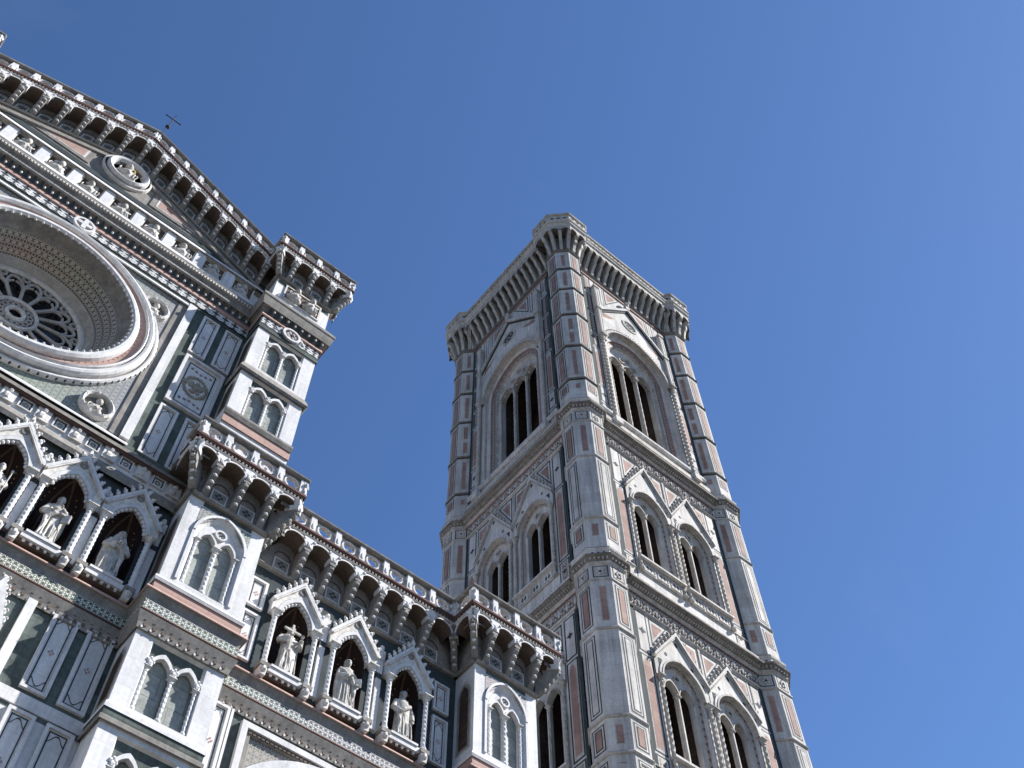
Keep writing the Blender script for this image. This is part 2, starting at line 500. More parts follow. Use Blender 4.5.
# -- central wall
mb = MB()
mb.quad(CL, ML, -1.6, 19.9, 0, 'white_marble')
mb.quad(CL, ML, 19.9, 24.0, 0, 'green_marble')
ops = [(n, NHW, NZB, arch(n, NZS, NHW, NR)) for n in NICHES] + [(XC, 0.8, NZB, arch(XC, NZS, 0.8, 1.2))]
mb.region(CL, ML, 24.0, 29.55, 0, ops, 'dark_green')
mb.quad(CL, ML, 29.55, 31.3, 0, 'white_marble')
RZ, RR = 36.45, 3.6
for s in (-1, 1):
    a, b = (XC+5.1, ML) if s > 0 else (CL, XC-5.1)
    mb.quad(a, b, 31.3, 41.5, 0, 'green_marble')
n = 64
sq = []; ci = []
for k in range(n):
    a = 2*PI*(k+0.5)/n; c_, s_ = cos(a), sin(a); q = 5.1/max(abs(c_), abs(s_)*5.1/5.1)
    sq.append((XC+q*c_, RZ+q*s_)); ci.append((XC+RR*c_, RZ+RR*s_))
for k in range(n):                                     # square with the round hole; corners closed by extra triangles
    mb.add([(sq[k][0], 0, sq[k][1]), (sq[(k+1) % n][0], 0, sq[(k+1) % n][1]), (ci[(k+1) % n][0], 0, ci[(k+1) % n][1]), (ci[k][0], 0, ci[k][1])], [(0,1,2,3)], 'carved_scroll')
    a, b = sq[k], sq[(k+1) % n]
    if abs(a[0]-b[0]) > 1e-4 and abs(a[1]-b[1]) > 1e-4:
        cu = XC + 5.1*(1 if a[0] > XC else -1); cz = RZ + 5.1*(1 if a[1] > RZ else -1)
        mb.add([(a[0],0,a[1]), (cu,0,cz), (b[0],0,b[1])], [(0,1,2)], 'carved_scroll')
mb.quad(CL, ML, RZ+5.1, 46.0, -0.001, 'white_marble')
def gz(u, base=46.1): return base + 0.452*(7.8-abs(u-XC)) - 0.0
mb.poly([(CL, 45.8), (ML, 45.8), (ML, 46.3), (XC, gz(XC)+2.4), (CL, 46.3)], 0.0, 'grey_stone')  # tympanum stone greyed: shade under the gable gallery is put into its colour
mb.poly([(CL, 46.29), (ML, 46.29), (ML, 48.5), (XC, gz(XC)+2.5), (CL, 48.5)], -0.3, 'white_marble')
# strips and panels beside the rose and in the row of panels below
for s in (-1, 1):
    def U(a, b):
        a, b = (a, b) if s > 0 else (2*XC-b, 2*XC-a)
        return a, b
    a, b = U(3.12, 3.45); mb.box(a, b, 0, 0.16, 31.4, 41.3, 'white_marble')
    a, b = U(2.75, 3.10); mb.box(a, b, 0, 0.05, 31.4, 41.3, 'grey_stone')
    for z0, z1 in ((38.28, 41.22), (31.25, 34.35), (20.6, 23.42), (16.9, 19.95), (12.9, 16.2)):
        for p0, p1 in ((3.86, 4.60), (4.90, 5.68)):
            a, b = U(p0, p1); chamfer_panel(mb, a, b, z0, z1, 0.0)
    for z0, z1 in ((20.4, 23.3), (16.8, 20.0)):
        a, b = U(3.05, 3.32); mb.box(a, b, 0, 0.12, z0, z1, 'white_marble')
    a, b = U(3.34, 5.85); mb.box(a, b, 0, 0.05, 20.05, 20.45, 'white_marble')
    # square panel with the shield relief
    a, b = U(3.88, 5.62)
    mb.rect_frame(a, b, 34.68, 38.0, 0.13, 0, 0.14, 'white_marble')
    mb.quad(a+0.12, b-0.12, 34.8, 37.88, 0.03, 'white_marble')
    mb.rect_frame(a+0.28, b-0.28, 34.96, 37.72, 0.05, 0.03, 0.045, 'dark_green')
    uc = (a+b)/2
    for k in range(22):
        an = k*2*PI/22
        mb.ball(uc+0.46*cos(an), 0.05, 36.34+0.62*sin(an), 0.075+.02*(k % 3), 0.05, 0.085, 'bronze_stone', 6, 4)
    for dx, dz, rx, rz_ in ((0, 0, .13, .26), (-.2, .12, .14, .2), (.2, .1, .14, .2), (.05, .3, .09, .1), (-.08, -.3, .14, .1), (.16, -.24, .08, .12)):
        mb.ball(uc+dx, 0.05, 36.34+dz, rx, .07, rz_, 'bronze_stone', 7, 5)
    for zz, sg in ((37.3, 1), (35.4, -1)):
        for k in range(5): mb.ball(uc+(k-2)*.2, .04, zz+sg*.1*abs(k-2)*.5, .07, .04, .06, 'grey_stone', 6, 4)
    # side strips at the lower corner posts
for k in range(26):                                    # small framed squares over the niches
    u = CL + 0.3*0 + (ML-CL)*(k+0.5)/26
    h = 0.24
    if k % 2 == 0:
        mb.rect_frame(u-h, u+h, 30.12, 30.66, 0.05, 0, 0.07, 'white_marble')
        mb.rect_frame(u-h+0.05, u+h-0.05, 30.17, 30.61, 0.05, 0, 0.012, 'dark_green')
        mb.ring(u, 30.39, 0.05, 0.10, 0, 0.02, 'grey_stone', 8)
    else:
        mb.box(u-h, u+h, 0, 0.1, 30.05, 30.72, 'carved_white')
        mb.ball(u, 0.1, 30.55, 0.1, 0.08, 0.1, 'carved_white', 6, 4)
        mb.ball(u-0.05, 0.1, 30.28, 0.13, 0.08, 0.16, 'carved_white', 6, 4)
cpart(mb, 'central_wall')

# -- string courses of the central bay
mb = MB()
def crun(mb, prof, m, u0=CL, u1=ML): mb.run(u0, u1, V(prof, prof[0][1]/24), m)
crun(mb, [(0,29.50),(.16,29.50),(.22,29.75),(.10,29.95),(0,29.95)], 'grey_stone')
crun(mb, [(0,30.78),(.14,30.78),(.2,30.98),(0,30.98)], 'red_stone')
crun(mb, [(0,30.98),(.22,30.98),(.22,31.14),(0,31.14)], 'grey_stone')
crun(mb, [(0,31.14),(.05,31.14),(.05,31.4),(0,31.4)], 'green_marble')
crun(mb, [(0,31.30),(.26,31.30),(.26,31.38),(0,31.42)], 'white_marble', XC-5.42, XC+5.42)
cpart(mb, 'cornice')
mb = MB()
crun(mb, [(0,41.22),(.12,41.26),(.15,41.36),(.08,41.44),(0,41.46)], 'white_marble', XC-5.4, XC+5.4)
crun(mb, [(0,41.46),(.04,41.46),(.04,41.55),(0,41.55)], 'green_marble')
mb.box(CL, ML, 0, 0.06, 41.56, 42.26, 'dark_green')
N = 34
for k in range(N):                                     # white lozenge lattice
    p = (ML-CL)/N; u = CL + p*(k+0.5)
    for sx in (-1, 1):
        for z0, z1 in ((41.58, 41.91), (41.91, 42.24)):
            t = 0.10
            mb.add([(u-p/2*sx, .068, z0-t/2*0), (u-p/2*sx, .068, z0+t), (u+p/2*sx, .068, z1), (u+p/2*sx, .068, z1-t)], [(0,1,2,3)], 'white_marble')
    for zz in (41.75, 42.07):
        mb.diamond(u+p/2, zz, 0.07, 0.06, .069, 'white_marble')
crun(mb, [(0,42.26),(.09,42.28),(.13,42.38),(.11,42.5),(.06,42.6),(0,42.62)], 'pink_marble')
crun(mb, [(0,42.62),(.08,42.62),(.12,43.0),(.24,43.3),(0,43.3)], 'grey_stone')
for k in range(46):
    u = CL + (ML-CL)*(k+0.5)/46
    mb.add([(u-.12,.13,42.50), (u+.12,.13,42.50), (u,.25,42.92)], [(0,1,2)], 'dark_green')
    mb.ball(u+.17, .2, 42.52, .05, .05, .07, 'white_marble', 5, 4)
crun(mb, [(0,43.3),(.28,43.3),(.34,43.5),(.30,43.7),(.38,43.95),(.44,44.2),(.44,44.34),(0,44.4)], 'grey_stone')
for k in range(110):
    u = CL + (ML-CL)*(k+0.5)/110
    mb.box(u-.035, u+.035, .36, .46, 43.30, 43.40, 'carved_white')
crun(mb, [(0,44.4),(.26,44.36),(.3,44.46),(.26,44.6),(0,44.6)], 'white_marble')
crun(mb, [(0,46.0),(.3,46.0),(.3,46.1),(.1,46.16),(0,46.16)], 'white_marble')
cpart(mb, 'cornice')
mb = MB()
mb.box(CL+0.1, ML-0.1, 0.0, 0.05, 46.16, 46.5, 'dark_green')
for s in (-1, 1):                                      # pink field under the gable string; overhang shade is coloured into the grey
    P = [(XC+s*1.5, 46.75), (XC+s*6.3, 46.75), (XC+s*1.5, 46.75+2.0)]
    mb.prism(P, 0, 0.05, 'grey_stone')
    P = [(XC+s*1.75, 46.95), (XC+s*4.6, 46.95), (XC+s*1.75, 46.95+1.25)]
    mb.poly(P, 0.058, 'carved_white')
    P = [(XC+s*1.85, 47.02), (XC+s*4.2, 47.02), (XC+s*1.85, 46.95+1.02)]
    mb.poly(P, 0.064, 'pink_marble')
    mb.prism([(XC, 48.95), (XC+s*7.6, 48.95-.452*7.6), (XC+s*7.6, 48.7-.452*7.6), (XC, 48.7)], 0, .14, 'grey_stone')
cpart(mb, 'gable_field')

# -- cornice that runs round all the piers, aisles and the centre
mb = MB()
plan_run(mb, PLAN, V([(0,23.22),(.07,23.22),(.10,23.45),(.2,23.9),(0,23.9)], 1.04), 'grey_stone')
for (a, b) in zip(PLAN, PLAN[1:]):
    if a[1] == b[1]:
        n = int((b[0]-a[0])/0.26)
        for k in range(n):
            u = a[0] + (b[0]-a[0])*(k+0.5)/n
            mb.box(u-.045, u+.045, a[1]+.05, a[1]+.11, 23.26, 23.40, 'brown_stone')
            mb.ball(u, a[1]+.12, 23.56, .035, .035, .045, 'grey_stone', 5, 4)
            mb.box(u-.09, u-.02, a[1]+.08, a[1]+.135, 23.44, 23.55, 'dark_inside')  # dark chips here and next line: shadow gaps of the carving, painted as colour
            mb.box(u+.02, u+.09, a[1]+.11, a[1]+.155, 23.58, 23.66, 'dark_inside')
            mb.box(u-.11, u-.05, a[1]+.03, a[1]+.10, 23.18, 23.26, 'carved_white')
            if k % 3 == 1: mb.ball(u, a[1]+.16, 23.68, .035, .035, .035, 'white_marble', 5, 4)
plan_run(mb, PLAN, V([(0,23.9),(.14,23.9),(.17,23.96),(.15,24.0),(0,24.02)], 1.04), 'red_stone')
plan_run(mb, PLAN, V([(0,24.0),(.14,24.0),(.14,24.34),(0,24.34)], 1.04), 'mosaic_band')
plan_run(mb, PLAN, V([(0,24.34),(.14,24.34),(.15,24.5),(.20,24.68),(.25,24.78),(0,24.78)], 1.04), 'grey_stone')
plan_run(mb, PLAN, V([(0,24.78),(.27,24.78),(.29,24.83),(.27,24.88),(0,24.88)], 1.04), 'pink_marble')
for s in (PLAN[0:4], PLAN[4:8], PLAN[8:12]):
    plan_run(mb, s, V([(0,24.88),(.06,24.88),(.06,25.22),(0,25.22)], 1.04), 'pink_marble')
    plan_run(mb, s, V([(0,25.22),(.10,25.22),(.13,25.36),(.10,25.42),(0,25.42)], 1.04), 'white_marble')
    plan_run(mb, s, V([(0,20.36),(.08,20.36),(.08,20.5),(0,20.56)], 1.04), 'white_marble')
    plan_run(mb, s, V([(0,20.1),(.05,20.1),(.05,20.36),(0,20.36)], 1.04), 'green_marble')
    plan_run(mb, s, V([(0,19.96),(.1,19.96),(.1,20.1),(0,20.1)], 1.04), 'grey_stone')
cpart(mb, 'cornice')

# -- aisle walls (right one in the picture, left one mirrored beyond the frame is left out)
mb = MB()
mb.region(MR, PL, 24.0, 29.55, 0, [(n, NHW, NZB, arch(n, NZS, NHW, NR)) for n in AISLE_N], 'dark_green')
mb.quad(MR, PL, 29.55, 31.7, 0, 'white_marble')
AC = (MR+PL)/2
LU = arch(AC, 18.9, 2.75, 2.75, 24)
mb.region(MR, PL, 17.0, 24.0, 0, [(AC, 2.75, 17.0, LU)], 'green_marble')
mb.quad(MR, PL, -1.6, 17.0, 0, 'white_marble')
for s in (-1, 1):
    def U2(a, b): return (a, b) if s < 0 else (2*AC-b, 2*AC-a)
    a, b = U2(9.12, 9.52); chamfer_panel(mb, a-.28, b, 20.5, 23.2, 0.0)
    a, b = U2(9.56, 9.64); mb.box(a, b, 0, .09, 16.0, 23.2, 'white_marble')
    for z0, z1 in ((27.42, 28.72), (25.15, 27.15)):    # pairs of panels beside the niches
        a, b = U2(9.0, 9.66); chamfer_panel(mb, a, b, z0, z1, 0.0, z1-z0 > 1.5)
# square frame round the great lunette
mb.rect_frame(9.95, 2*AC-9.95, 12.0, 22.98, .2, 0, .16, 'white_marble')
mb.rect_frame(10.15, 2*AC-10.15, 12.2, 22.78, .16, 0, .08, 'grey_stone')
for k in range(40):
    u = 10.2 + (2*AC-20.4)*(k+.5)/40
    mb.box(u-.05, u+.05, .0, .12, 22.64, 22.74, 'brown_stone')
mb.quad(10.3, AC-0.1, 18.9, 22.6, 0.006, 'carved_scroll'); mb.quad(AC-0.1, 2*AC-10.3, 18.9, 22.6, 0.006, 'carved_scroll')
ao = arch(AC, 18.9, 3.75, 3.75, 28); ai = arch(AC, 18.9, 3.35, 3.35, 28); am = arch(AC, 18.9, 3.0, 3.0, 28); ain = arch(AC, 18.9, 2.75, 2.75, 28)
mb.band(ao, ai, 0, .22, 'white_marble'); mb.band(ai, am, 0, .12, 'grey_stone'); mb.band(am, ain, -.2, .2, 'white_marble')
mb.poly(arch(AC, 18.9, 2.78, 2.78, 24), -.2, 'pink_marble')
mb.strip(LU, 0, LU, -.2, 'white_marble')
for k in range(60):
    a = PI*(k+.5)/60
    mb.ball(AC+3.45*cos(a), .16, 18.9+3.45*sin(a), .05, .05, .05, 'dark_green', 5, 4)
cpart(mb, 'aisle_wall')

# -- niches
def niche(uc, hw=NHW, rise=NR, wide=1.0):
    mb = MB()
    half = arch(uc, NZS, hw, rise, 12)[:7]
    lev = [(hw, NZB), (hw, (NZB+NZS)/2)] + [(uc-a, b) for a, b in half]
    n = 12; q = []
    for h, z in lev:
        h = max(h, 0.001)
        q += [(uc-h*cos(PI*k/n), -0.85*(h/hw)*sin(PI*k/n)**0.8, z) for k in range(n+1)]
    fs = [(i*(n+1)+k, i*(n+1)+k+1, (i+1)*(n+1)+k+1, (i+1)*(n+1)+k) for i in range(len(lev)-1) for k in range(n)]
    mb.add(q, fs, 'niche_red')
    for i in (2, 3, 4, 5):                              # gold studs inside the head of the niche
        h, z = lev[i]
        for k in range(2, n-1, 2):
            mb.ball(uc-h*.97*cos(PI*k/n), -0.83*(h/hw)*sin(PI*k/n)**0.8, z, .028, .028, .028, 'gold', 5, 4)
    for k in (4, 8):
        mb.tube([(uc-h*.96*cos(PI*k/n), -.82*(h/hw)*sin(PI*k/n)**0.8, z) for h, z in lev], .045, 'brown_stone', 5)
    mb.box(uc-hw*1.35, uc+hw*1.35, -.86, .30, 25.0, NZB, 'white_marble')
    mb.box(uc-hw*.86, uc+hw*.86, -.5, .34, NZB+.003, NZB+.09, 'white_marble')
    mb.box(uc-hw*1.2, uc+hw*1.2, 0, .20, 24.88, 25.0, 'brown_stone')
    for k in range(5):
        mb.ball(uc+(k-2)*.22, .22, 24.95, .06, .06, .08, 'carved_white', 6, 4)
    # arch band with cusps
    o = arch(uc, NZS, hw+.14, rise+.16, 16); i = arch(uc, NZS, hw, rise, 16)
    mb.band(o, i, -.02, .25, 'white_marble')
    c = arch(uc, NZS+.02, hw-.03, rise-.05, 14)
    for a, b in c[1:-1]:
        mb.ball(a, .16, b, .085, .06, .085, 'white_marble', 7, 5)
    base = mb.build('niche', church, (uc, W0, NZB))
    mb = MB()                                           # gable
    G = [(uc-.97*wide, 28.10), (uc, 29.42), (uc+.97*wide, 28.10)]
    tracery(mb, uc, 27.55, G, [(uc, hw+.15, NZS, rise+.17)], .25, .25, 'carved_white')
    for s in (-1, 1): mb.prism([(uc+s*.16, 29.0), (uc+s*.60, 28.46), (uc+s*.30, 28.72)], .25, .262, 'grey_stone')
    mb.box(uc-.97*wide, uc-(hw+.15), 0, .248, 27.55, 28.1, 'white_marble'); mb.box(uc+hw+.15, uc+.97*wide, 0, .248, 27.55, 28.1, 'white_marble')
    for s in (-1, 1):
        mb.prism([(uc+s*1.03*wide, 28.06), (uc+s*.97*wide, 27.96), (uc, 29.28), (uc, 29.46)], 0, .34, 'white_marble')
        mb.prism([(uc+s*.93*wide, 28.0), (uc+s*.9*wide, 27.96), (uc, 29.18), (uc, 29.255)], 0, .34, 'carved_white')
        crockets(mb, (uc+s*1.0*wide, 28.10), (uc+s*.1, 29.40), 5, .10, .30, 'white_marble')
    mb.ring(uc, 28.95, .05, .12, .25, .28, 'grey_stone', 10)
    mb.ball(uc, .3, 29.55, .09, .09, .13, 'carved_white', 6, 5)
    mb.ball(uc, .3, 29.70, .05, .05, .07, 'carved_white', 6, 4)
    mb.build('gable', base, (uc, W0, 28))
    cols = []
    mb = MB()
    mb.twist(0, 0, .16, 2.12, .088, 'white_marble', 10, 8, .075)
    mb.lathe(0, 0, [(.15,0),(.15,.06),(.12,.1),(.125,.14),(.1,.17)], 'white_marble', 8)
    capital(mb, 0, 0, 2.12, .095, .26, 'carved_white')
    mb.box(-.17, .17, -.25, .17, -.16, 0, 'grey_stone')
    mb.prism([(-.13,-.16), (.13,-.16), (.09,-.5), (-.09,-.5)], -.25, .14, 'carved_white')
    mb.ball(0, .15, -.28, .1, .08, .12, 'carved_white', 6, 5)
    c0 = mb.build('column', base, (uc-(hw+.16), W0-.25, 25.16), local=True)
    copy_at(c0, base, (uc+hw+.16, W0-.25, 25.16))
    return base
for n in NICHES[:3] + NICHES[3:]: niche(n)
niche(XC, .8, 1.2, 1.18)
for n in AISLE_N: niche(n)
# pilaster strips between the niches
mids = [(NICHES[i]+NICHES[i+1])/2 for i in range(2)] + [ML-.22]
mids += [2*XC-m for m in mids] + [(AISLE_N[0]+AISLE_N[1])/2, (AISLE_N[1]+AISLE_N[2])/2]
mb = MB()
mb.box(-.11, .11, 0, .14, 0, 2.2, 'white_marble'); mb.box(-.11, .11, 0, .12, 2.2, 2.45, 'dark_green'); mb.box(-.11, .11, 0, .14, 2.45, 3.05, 'white_marble')
mb.box(-.14, .14, 0, .18, 3.05, 3.5, 'carved_white'); mb.ball(0, .12, 3.62, .1, .1, .14, 'carved_white', 6, 4)
p0 = mb.build('pilaster', church, (mids[0], W0, 25.1), local=True)
for m in mids[1:]: copy_at(p0, church, (m, W0, 25.1))

# -- piers
def pier(u0, u1, top, wins, name='pier', left_panels=(), plain=False):
    mb = MB()
    uc = (u0+u1)/2
    z = -1.6
    for w_ in sorted(wins, key=lambda q: q['zb']):
        za, zb_ = w_['zb']-.25, w_['top']+.2
        mb.quad(u0, u1, z, za, D1, 'white_marble')
        if w_['kind'] == 'a': arc = arch(uc, w_['zs'], .86, w_['top']-w_['zs'], 16)
        else: arc = [(uc-.86, w_['top']), (uc+.86, w_['top'])]
        mb.region(u0, u1, za, zb_, D1, [(uc, .86, w_['zb'], arc)], 'white_marble')
        z = zb_
    mb.quad(u0, u1, z, top, D1, 'white_marble')
    for u in (u0, u1):
        mb.add([(u, -.5, -1.6), (u, D1, -1.6), (u, D1, top), (u, -.5, top)], [(0,1,2,3)], 'white_marble')
    for za, zb_, uu in [(a, b, q) for a, b in left_panels for q in (u0,)]:
        # framed arched panel on the side that looks along the front
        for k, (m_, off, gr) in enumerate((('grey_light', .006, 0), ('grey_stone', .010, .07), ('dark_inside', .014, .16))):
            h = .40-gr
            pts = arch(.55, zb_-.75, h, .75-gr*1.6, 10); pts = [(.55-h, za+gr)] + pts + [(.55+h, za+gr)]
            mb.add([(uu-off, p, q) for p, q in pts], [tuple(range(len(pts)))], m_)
    mb.quad(u0+.06, u1-.06, top-.36, top-.04, D1+.006, 'green_marble') if not plain else None
    return mb
MW = [dict(kind='a', zb=25.62, zs=27.95, top=29.12), dict(kind='b', zb=20.62, top=23.12), dict(kind='b', zb=16.9, top=19.7)]
UW = [dict(kind='b', zb=34.8, top=37.55), dict(kind='b', zb=38.32, top=41.18)]
mbm = pier(ML, MR, 45.9, MW+UW, left_panels=[(25.7, 28.9), (20.7, 22.9), (35, 37.4), (38.4, 41)])
mbl = pier(CL-2.82, CL, 45.9, MW+UW)
mbp = pier(PL, PRX, 31.5, MW, left_panels=[(25.7, 28.9), (20.7, 22.9)])
def pier_trims(mb, u0, u1, upper):
    mb.quad(u0+.5, u1-.5, 29.2, 29.44, D1+.006, 'green_marble')
    uc = (u0+u1)/2
    for s in (-1, 1):                                  # carved spandrels beside the pointed window head
        P = [(uc+s*.95, 28.1), (uc+s*.95, 29.14), (uc+s*.2, 29.14)]
        mb.poly(P, D1+.008, 'carved_scroll')
    if upper:
        mb.run(u0-.02, u1+.02, [(D1,33.9),(D1+.06,33.9),(D1+.06,34.35),(D1,34.35)], 'pink_marble')
        mb.run(u0-.03, u1+.03, [(D1,34.35),(D1+.1,34.35),(D1+.16,34.55),(D1+.16,34.66),(D1,34.7)], 'grey_stone')
        plan_run(mb, [(u0,0),(u0,D1),(u1,D1),(u1,0)], V([(0,37.72),(.1,37.72),(.16,37.95),(.1,38.1),(0,38.2)], 1.8), 'grey_stone')
        pl = [(u0,0),(u0,D1),(u1,D1),(u1,0)]
        plan_run(mb, pl, V([(0,41.28),(.06,41.3),(.06,41.5),(0,41.5)], 1.8), 'green_marble')
        plan_run(mb, pl, V([(0,41.5),(.05,41.5),(.05,42.2),(0,42.2)], 1.8), 'dark_green')
        N = 7; p = (u1-u0)/N
        for k in range(N):
            u = u0+p*(k+.5)
            if abs(u-uc) < .3: continue
            for sx in (-1, 1):
                for z0, z1 in ((41.52, 41.85), (41.85, 42.18)):
                    mb.add([(u-p/2*sx, D1+.058, z0), (u-p/2*sx, D1+.058, z0+.12), (u+p/2*sx, D1+.058, z1), (u+p/2*sx, D1+.058, z1-.12)], [(0,1,2,3)], 'white_marble')
        plan_run(mb, pl, V([(0,42.2),(.09,42.22),(.13,42.34),(.1,42.46),(0,42.54)], 1.8), 'pink_marble')
        plan_run(mb, pl, V([(0,42.54),(.08,42.54),(.14,42.95),(.26,43.2),(0,43.2)], 1.8), 'grey_stone')
        for k in range(8):
            u = u0+(u1-u0)*(k+.5)/8
            mb.add([(u-.13,D1+.13,42.40), (u+.13,D1+.13,42.40), (u,D1+.26,42.72)], [(0,1,2)], 'dark_green')
            mb.ball(u+.17, D1+.22, 42.55, .06, .05, .09, 'white_marble', 5, 4)
        plan_run(mb, pl, V([(0,43.2),(.3,43.2),(.34,43.5),(.38,43.9),(.42,44.05),(.42,44.2),(0,44.3)], 1.8), 'grey_stone')
        mb.rect_frame(uc-.95, uc+.95, 44.5, 45.75, .08, D1, D1+.06, 'carved_white')
        mb.quad(uc-.87, uc+.87, 44.58, 45.67, D1+.01, 'brown_stone')
for mb, u0, u1, up_ in ((mbm, ML, MR, 1), (mbl, CL-2.82, CL, 1), (mbp, PL, PRX, 0)):
    pier_trims(mb, u0, u1, up_)
    cpart(mb, 'pier')

# -- two-light windows
def window_a(uc, w_):
    zb, zs, tp = w_['zb'], w_['zs'], w_['top']; ri = tp-zs
    mb = MB()
    o = outline(uc, .86, zb, zs, ri, 16); i = outline(uc, .70, zb+.04, zs, ri-.2, 16)
    mb.strip(o, 0, i, -.15, 'white_marble', True)
    # roll moulding round the opening
    oo = arch(uc, zs, .97, ri+.10, 16); ii = arch(uc, zs, .87, ri+.01, 16)
    mb.band(oo, ii, 0, .07, 'white_marble')
    for s in (-1, 1): mb.box(uc+s*.97 if s < 0 else uc+.87, uc-.87 if s < 0 else uc+.97, 0, .05, zb, zs, 'white_marble')
    tracery(mb, uc, zb+.04, i[1:-1], [(uc-.35, .29, zs-.25, .50), (uc+.35, .29, zs-.25, .50)], -.13, .10, 'white_marble')
    for s in (-1, 1):
        h = arch(uc+s*.35, zs-.25, .36, .58, 10); h2 = arch(uc+s*.35, zs-.25, .29, .50, 10)
        mb.band(h, h2, -.13, -.04, 'white_marble')
    mb.ring(uc, zs+.47, .15, .22, -.13, -.03, 'white_marble', 14)
    mb.disc(uc, zs+.47, .15, -.125, 'slate_pane', 14)
    for k in range(4): mb.ball(uc+.09*cos(k*PI/2), -.1, zs+.47+.09*sin(k*PI/2), .05, .05, .05, 'white_marble', 6, 4)
    win = mb.build('window', church, (uc, PF, zb))
    mb = MB(); mb.quad(uc-.72, uc+.72, zb, zs+.75, -.24, 'slate_pane'); mb.build('pane', win, (uc, PF, zb))
    mb = MB()
    mb.twist(0, 0, .12, zs-.25-zb-.22, .075, 'white_marble', 8, 8, .14)
    mb.lathe(0, 0, [(.11,0),(.11,.05),(.08,.12)], 'white_marble', 8)
    capital(mb, 0, 0, zs-.25-zb-.22, .075, .22, 'carved_white')
    c0 = mb.build('mullion', win, (uc, PF+.10, zb+.04), local=True)
    for s in (-1, 1):
        mb = MB(); L = zs-.25-zb-.2
        mb.twist(0, 0, .1, L, .055, 'white_marble', 8, 7, .14); capital(mb, 0, 0, L, .055, .2, 'carved_white')
        mb.lathe(0, 0, [(.08,0),(.08,.05),(.06,.1)], 'white_marble', 8)
        mb.build('jamb_column', win, (uc+s*.69, PF+.08, zb+.04), local=True)
def window_b(uc, w_):
    zb, tp = w_['zb'], w_['top']; zs = tp-.95
    mb = MB()
    o = [(uc-.86,zb), (uc-.86,tp), (uc+.86,tp), (uc+.86,zb)]; i = [(uc-.80,zb+.03), (uc-.80,tp-.04), (uc+.80,tp-.04), (uc+.80,zb+.03)]
    mb.strip(o, 0, i, -.12, 'white_marble', True)
    tracery(mb, uc, zb+.03, [(uc-.8, tp-.04), (uc+.8, tp-.04)], [(uc-.395, .335, zs, .5), (uc+.395, .335, zs, .5)], -.12, .10, 'green_marble')
    for s in (-1, 1):
        h = arch(uc+s*.395, zs, .39, .64, 12); h2 = arch(uc+s*.395, zs, .31, .48, 12)
        mb.band(h, h2, -.2, -.02, 'white_marble')
    for s in (-1, 0, 1):                                # leaf carving where the hoods spring
        for dx, dz, r in ((0, .12, .10), (-.09, .2, .07), (.09, .2, .07), (.0, .28, .06)):
            uu = uc+s*.74+dx*.8
            mb.ball(uu, -.02, zs+dz, r, .07, r*1.2, 'white_marble', 6, 4)
    win = mb.build('window', church, (uc, PF, zb))
    mb = MB(); mb.quad(uc-.78, uc+.78, zb, zs+.6, -.23, 'slate_pane'); mb.build('pane', win, (uc, PF, zb))
    L = zs-zb-.2
    for s, nm, r in ((0, 'mullion', .065), (-1, 'jamb_column', .055), (1, 'jamb_column', .055)):
        mb = MB()
        mb.twist(0, 0, .1, L, r, 'white_marble', 7, 7, .12); capital(mb, 0, 0, L, r, .2, 'carved_white')
        mb.lathe(0, 0, [(r*1.5,0),(r*1.5,.05),(r,.1)], 'white_marble', 8)
        mb.build(nm, win, (uc+s*.755, PF+.09, zb+.03), local=True)
for u0, u1, ws in ((ML, MR, MW+UW), (CL-2.82, CL, UW), (PL, PRX, MW)):
    for w_ in ws:
        (window_a if w_['kind'] == 'a' else window_b)((u0+u1)/2, w_)

# -- galleries: corbels, little vaults, cord, pierced balustrade
def corbel_mesh(D, H):
    mb = MB()
    P = [(0, 0), (.10, 0), (.16, .06)]
    n = 4
    for k in range(n):
        x0 = .14 + (D-.2)*k/n; z0 = .08 + (H-.5)*k/n
        dx = (D-.2)/n; dz = (H-.5)/n
        P += [(x0+dx*.55, z0+dz*.15), (x0+dx*1.05, z0+dz*.5), (x0+dx*1.02, z0+dz*.95)]
    P += [(D-.04, H-.36), (D-.04, H-.3), (0, H-.3)]
    w_ = .12
    a = [(-w_, p, q) for p, q in P]; b = [(w_, p, q) for p, q in P]; m = len(P)
    mb.add(a+b, [(i, (i+1) % m, m+(i+1) % m, m+i) for i in range(m)], 'grey_stone')
    mb.add(a, [tuple(range(m))], 'grey_stone'); mb.add(b, [tuple(range(m))], 'grey_stone')
    for k in range(n):                                  # pale beads down the front
        x0 = .14 + (D-.2)*(k+1)/n; z0 = .08 + (H-.5)*(k+.72)/n
        mb.ball(0, x0+.0, z0, .085, .06, .065, 'white_marble', 7, 5)
    mb.box(-.17, .17, D-.34, D+.02, H-.3, H-.06, 'white_marble')
    mb.prism([(-.17, H-.06), (.17, H-.06), (.26, H+.12), (.1, H+.22), (-.1, H+.22), (-.26, H+.12)], D-.12, D+.035, 'white_marble')
    mb.ball(0, D+.03, H-.18, .09, .05, .1, 'carved_white', 6, 4)
    return mb
CM = {}
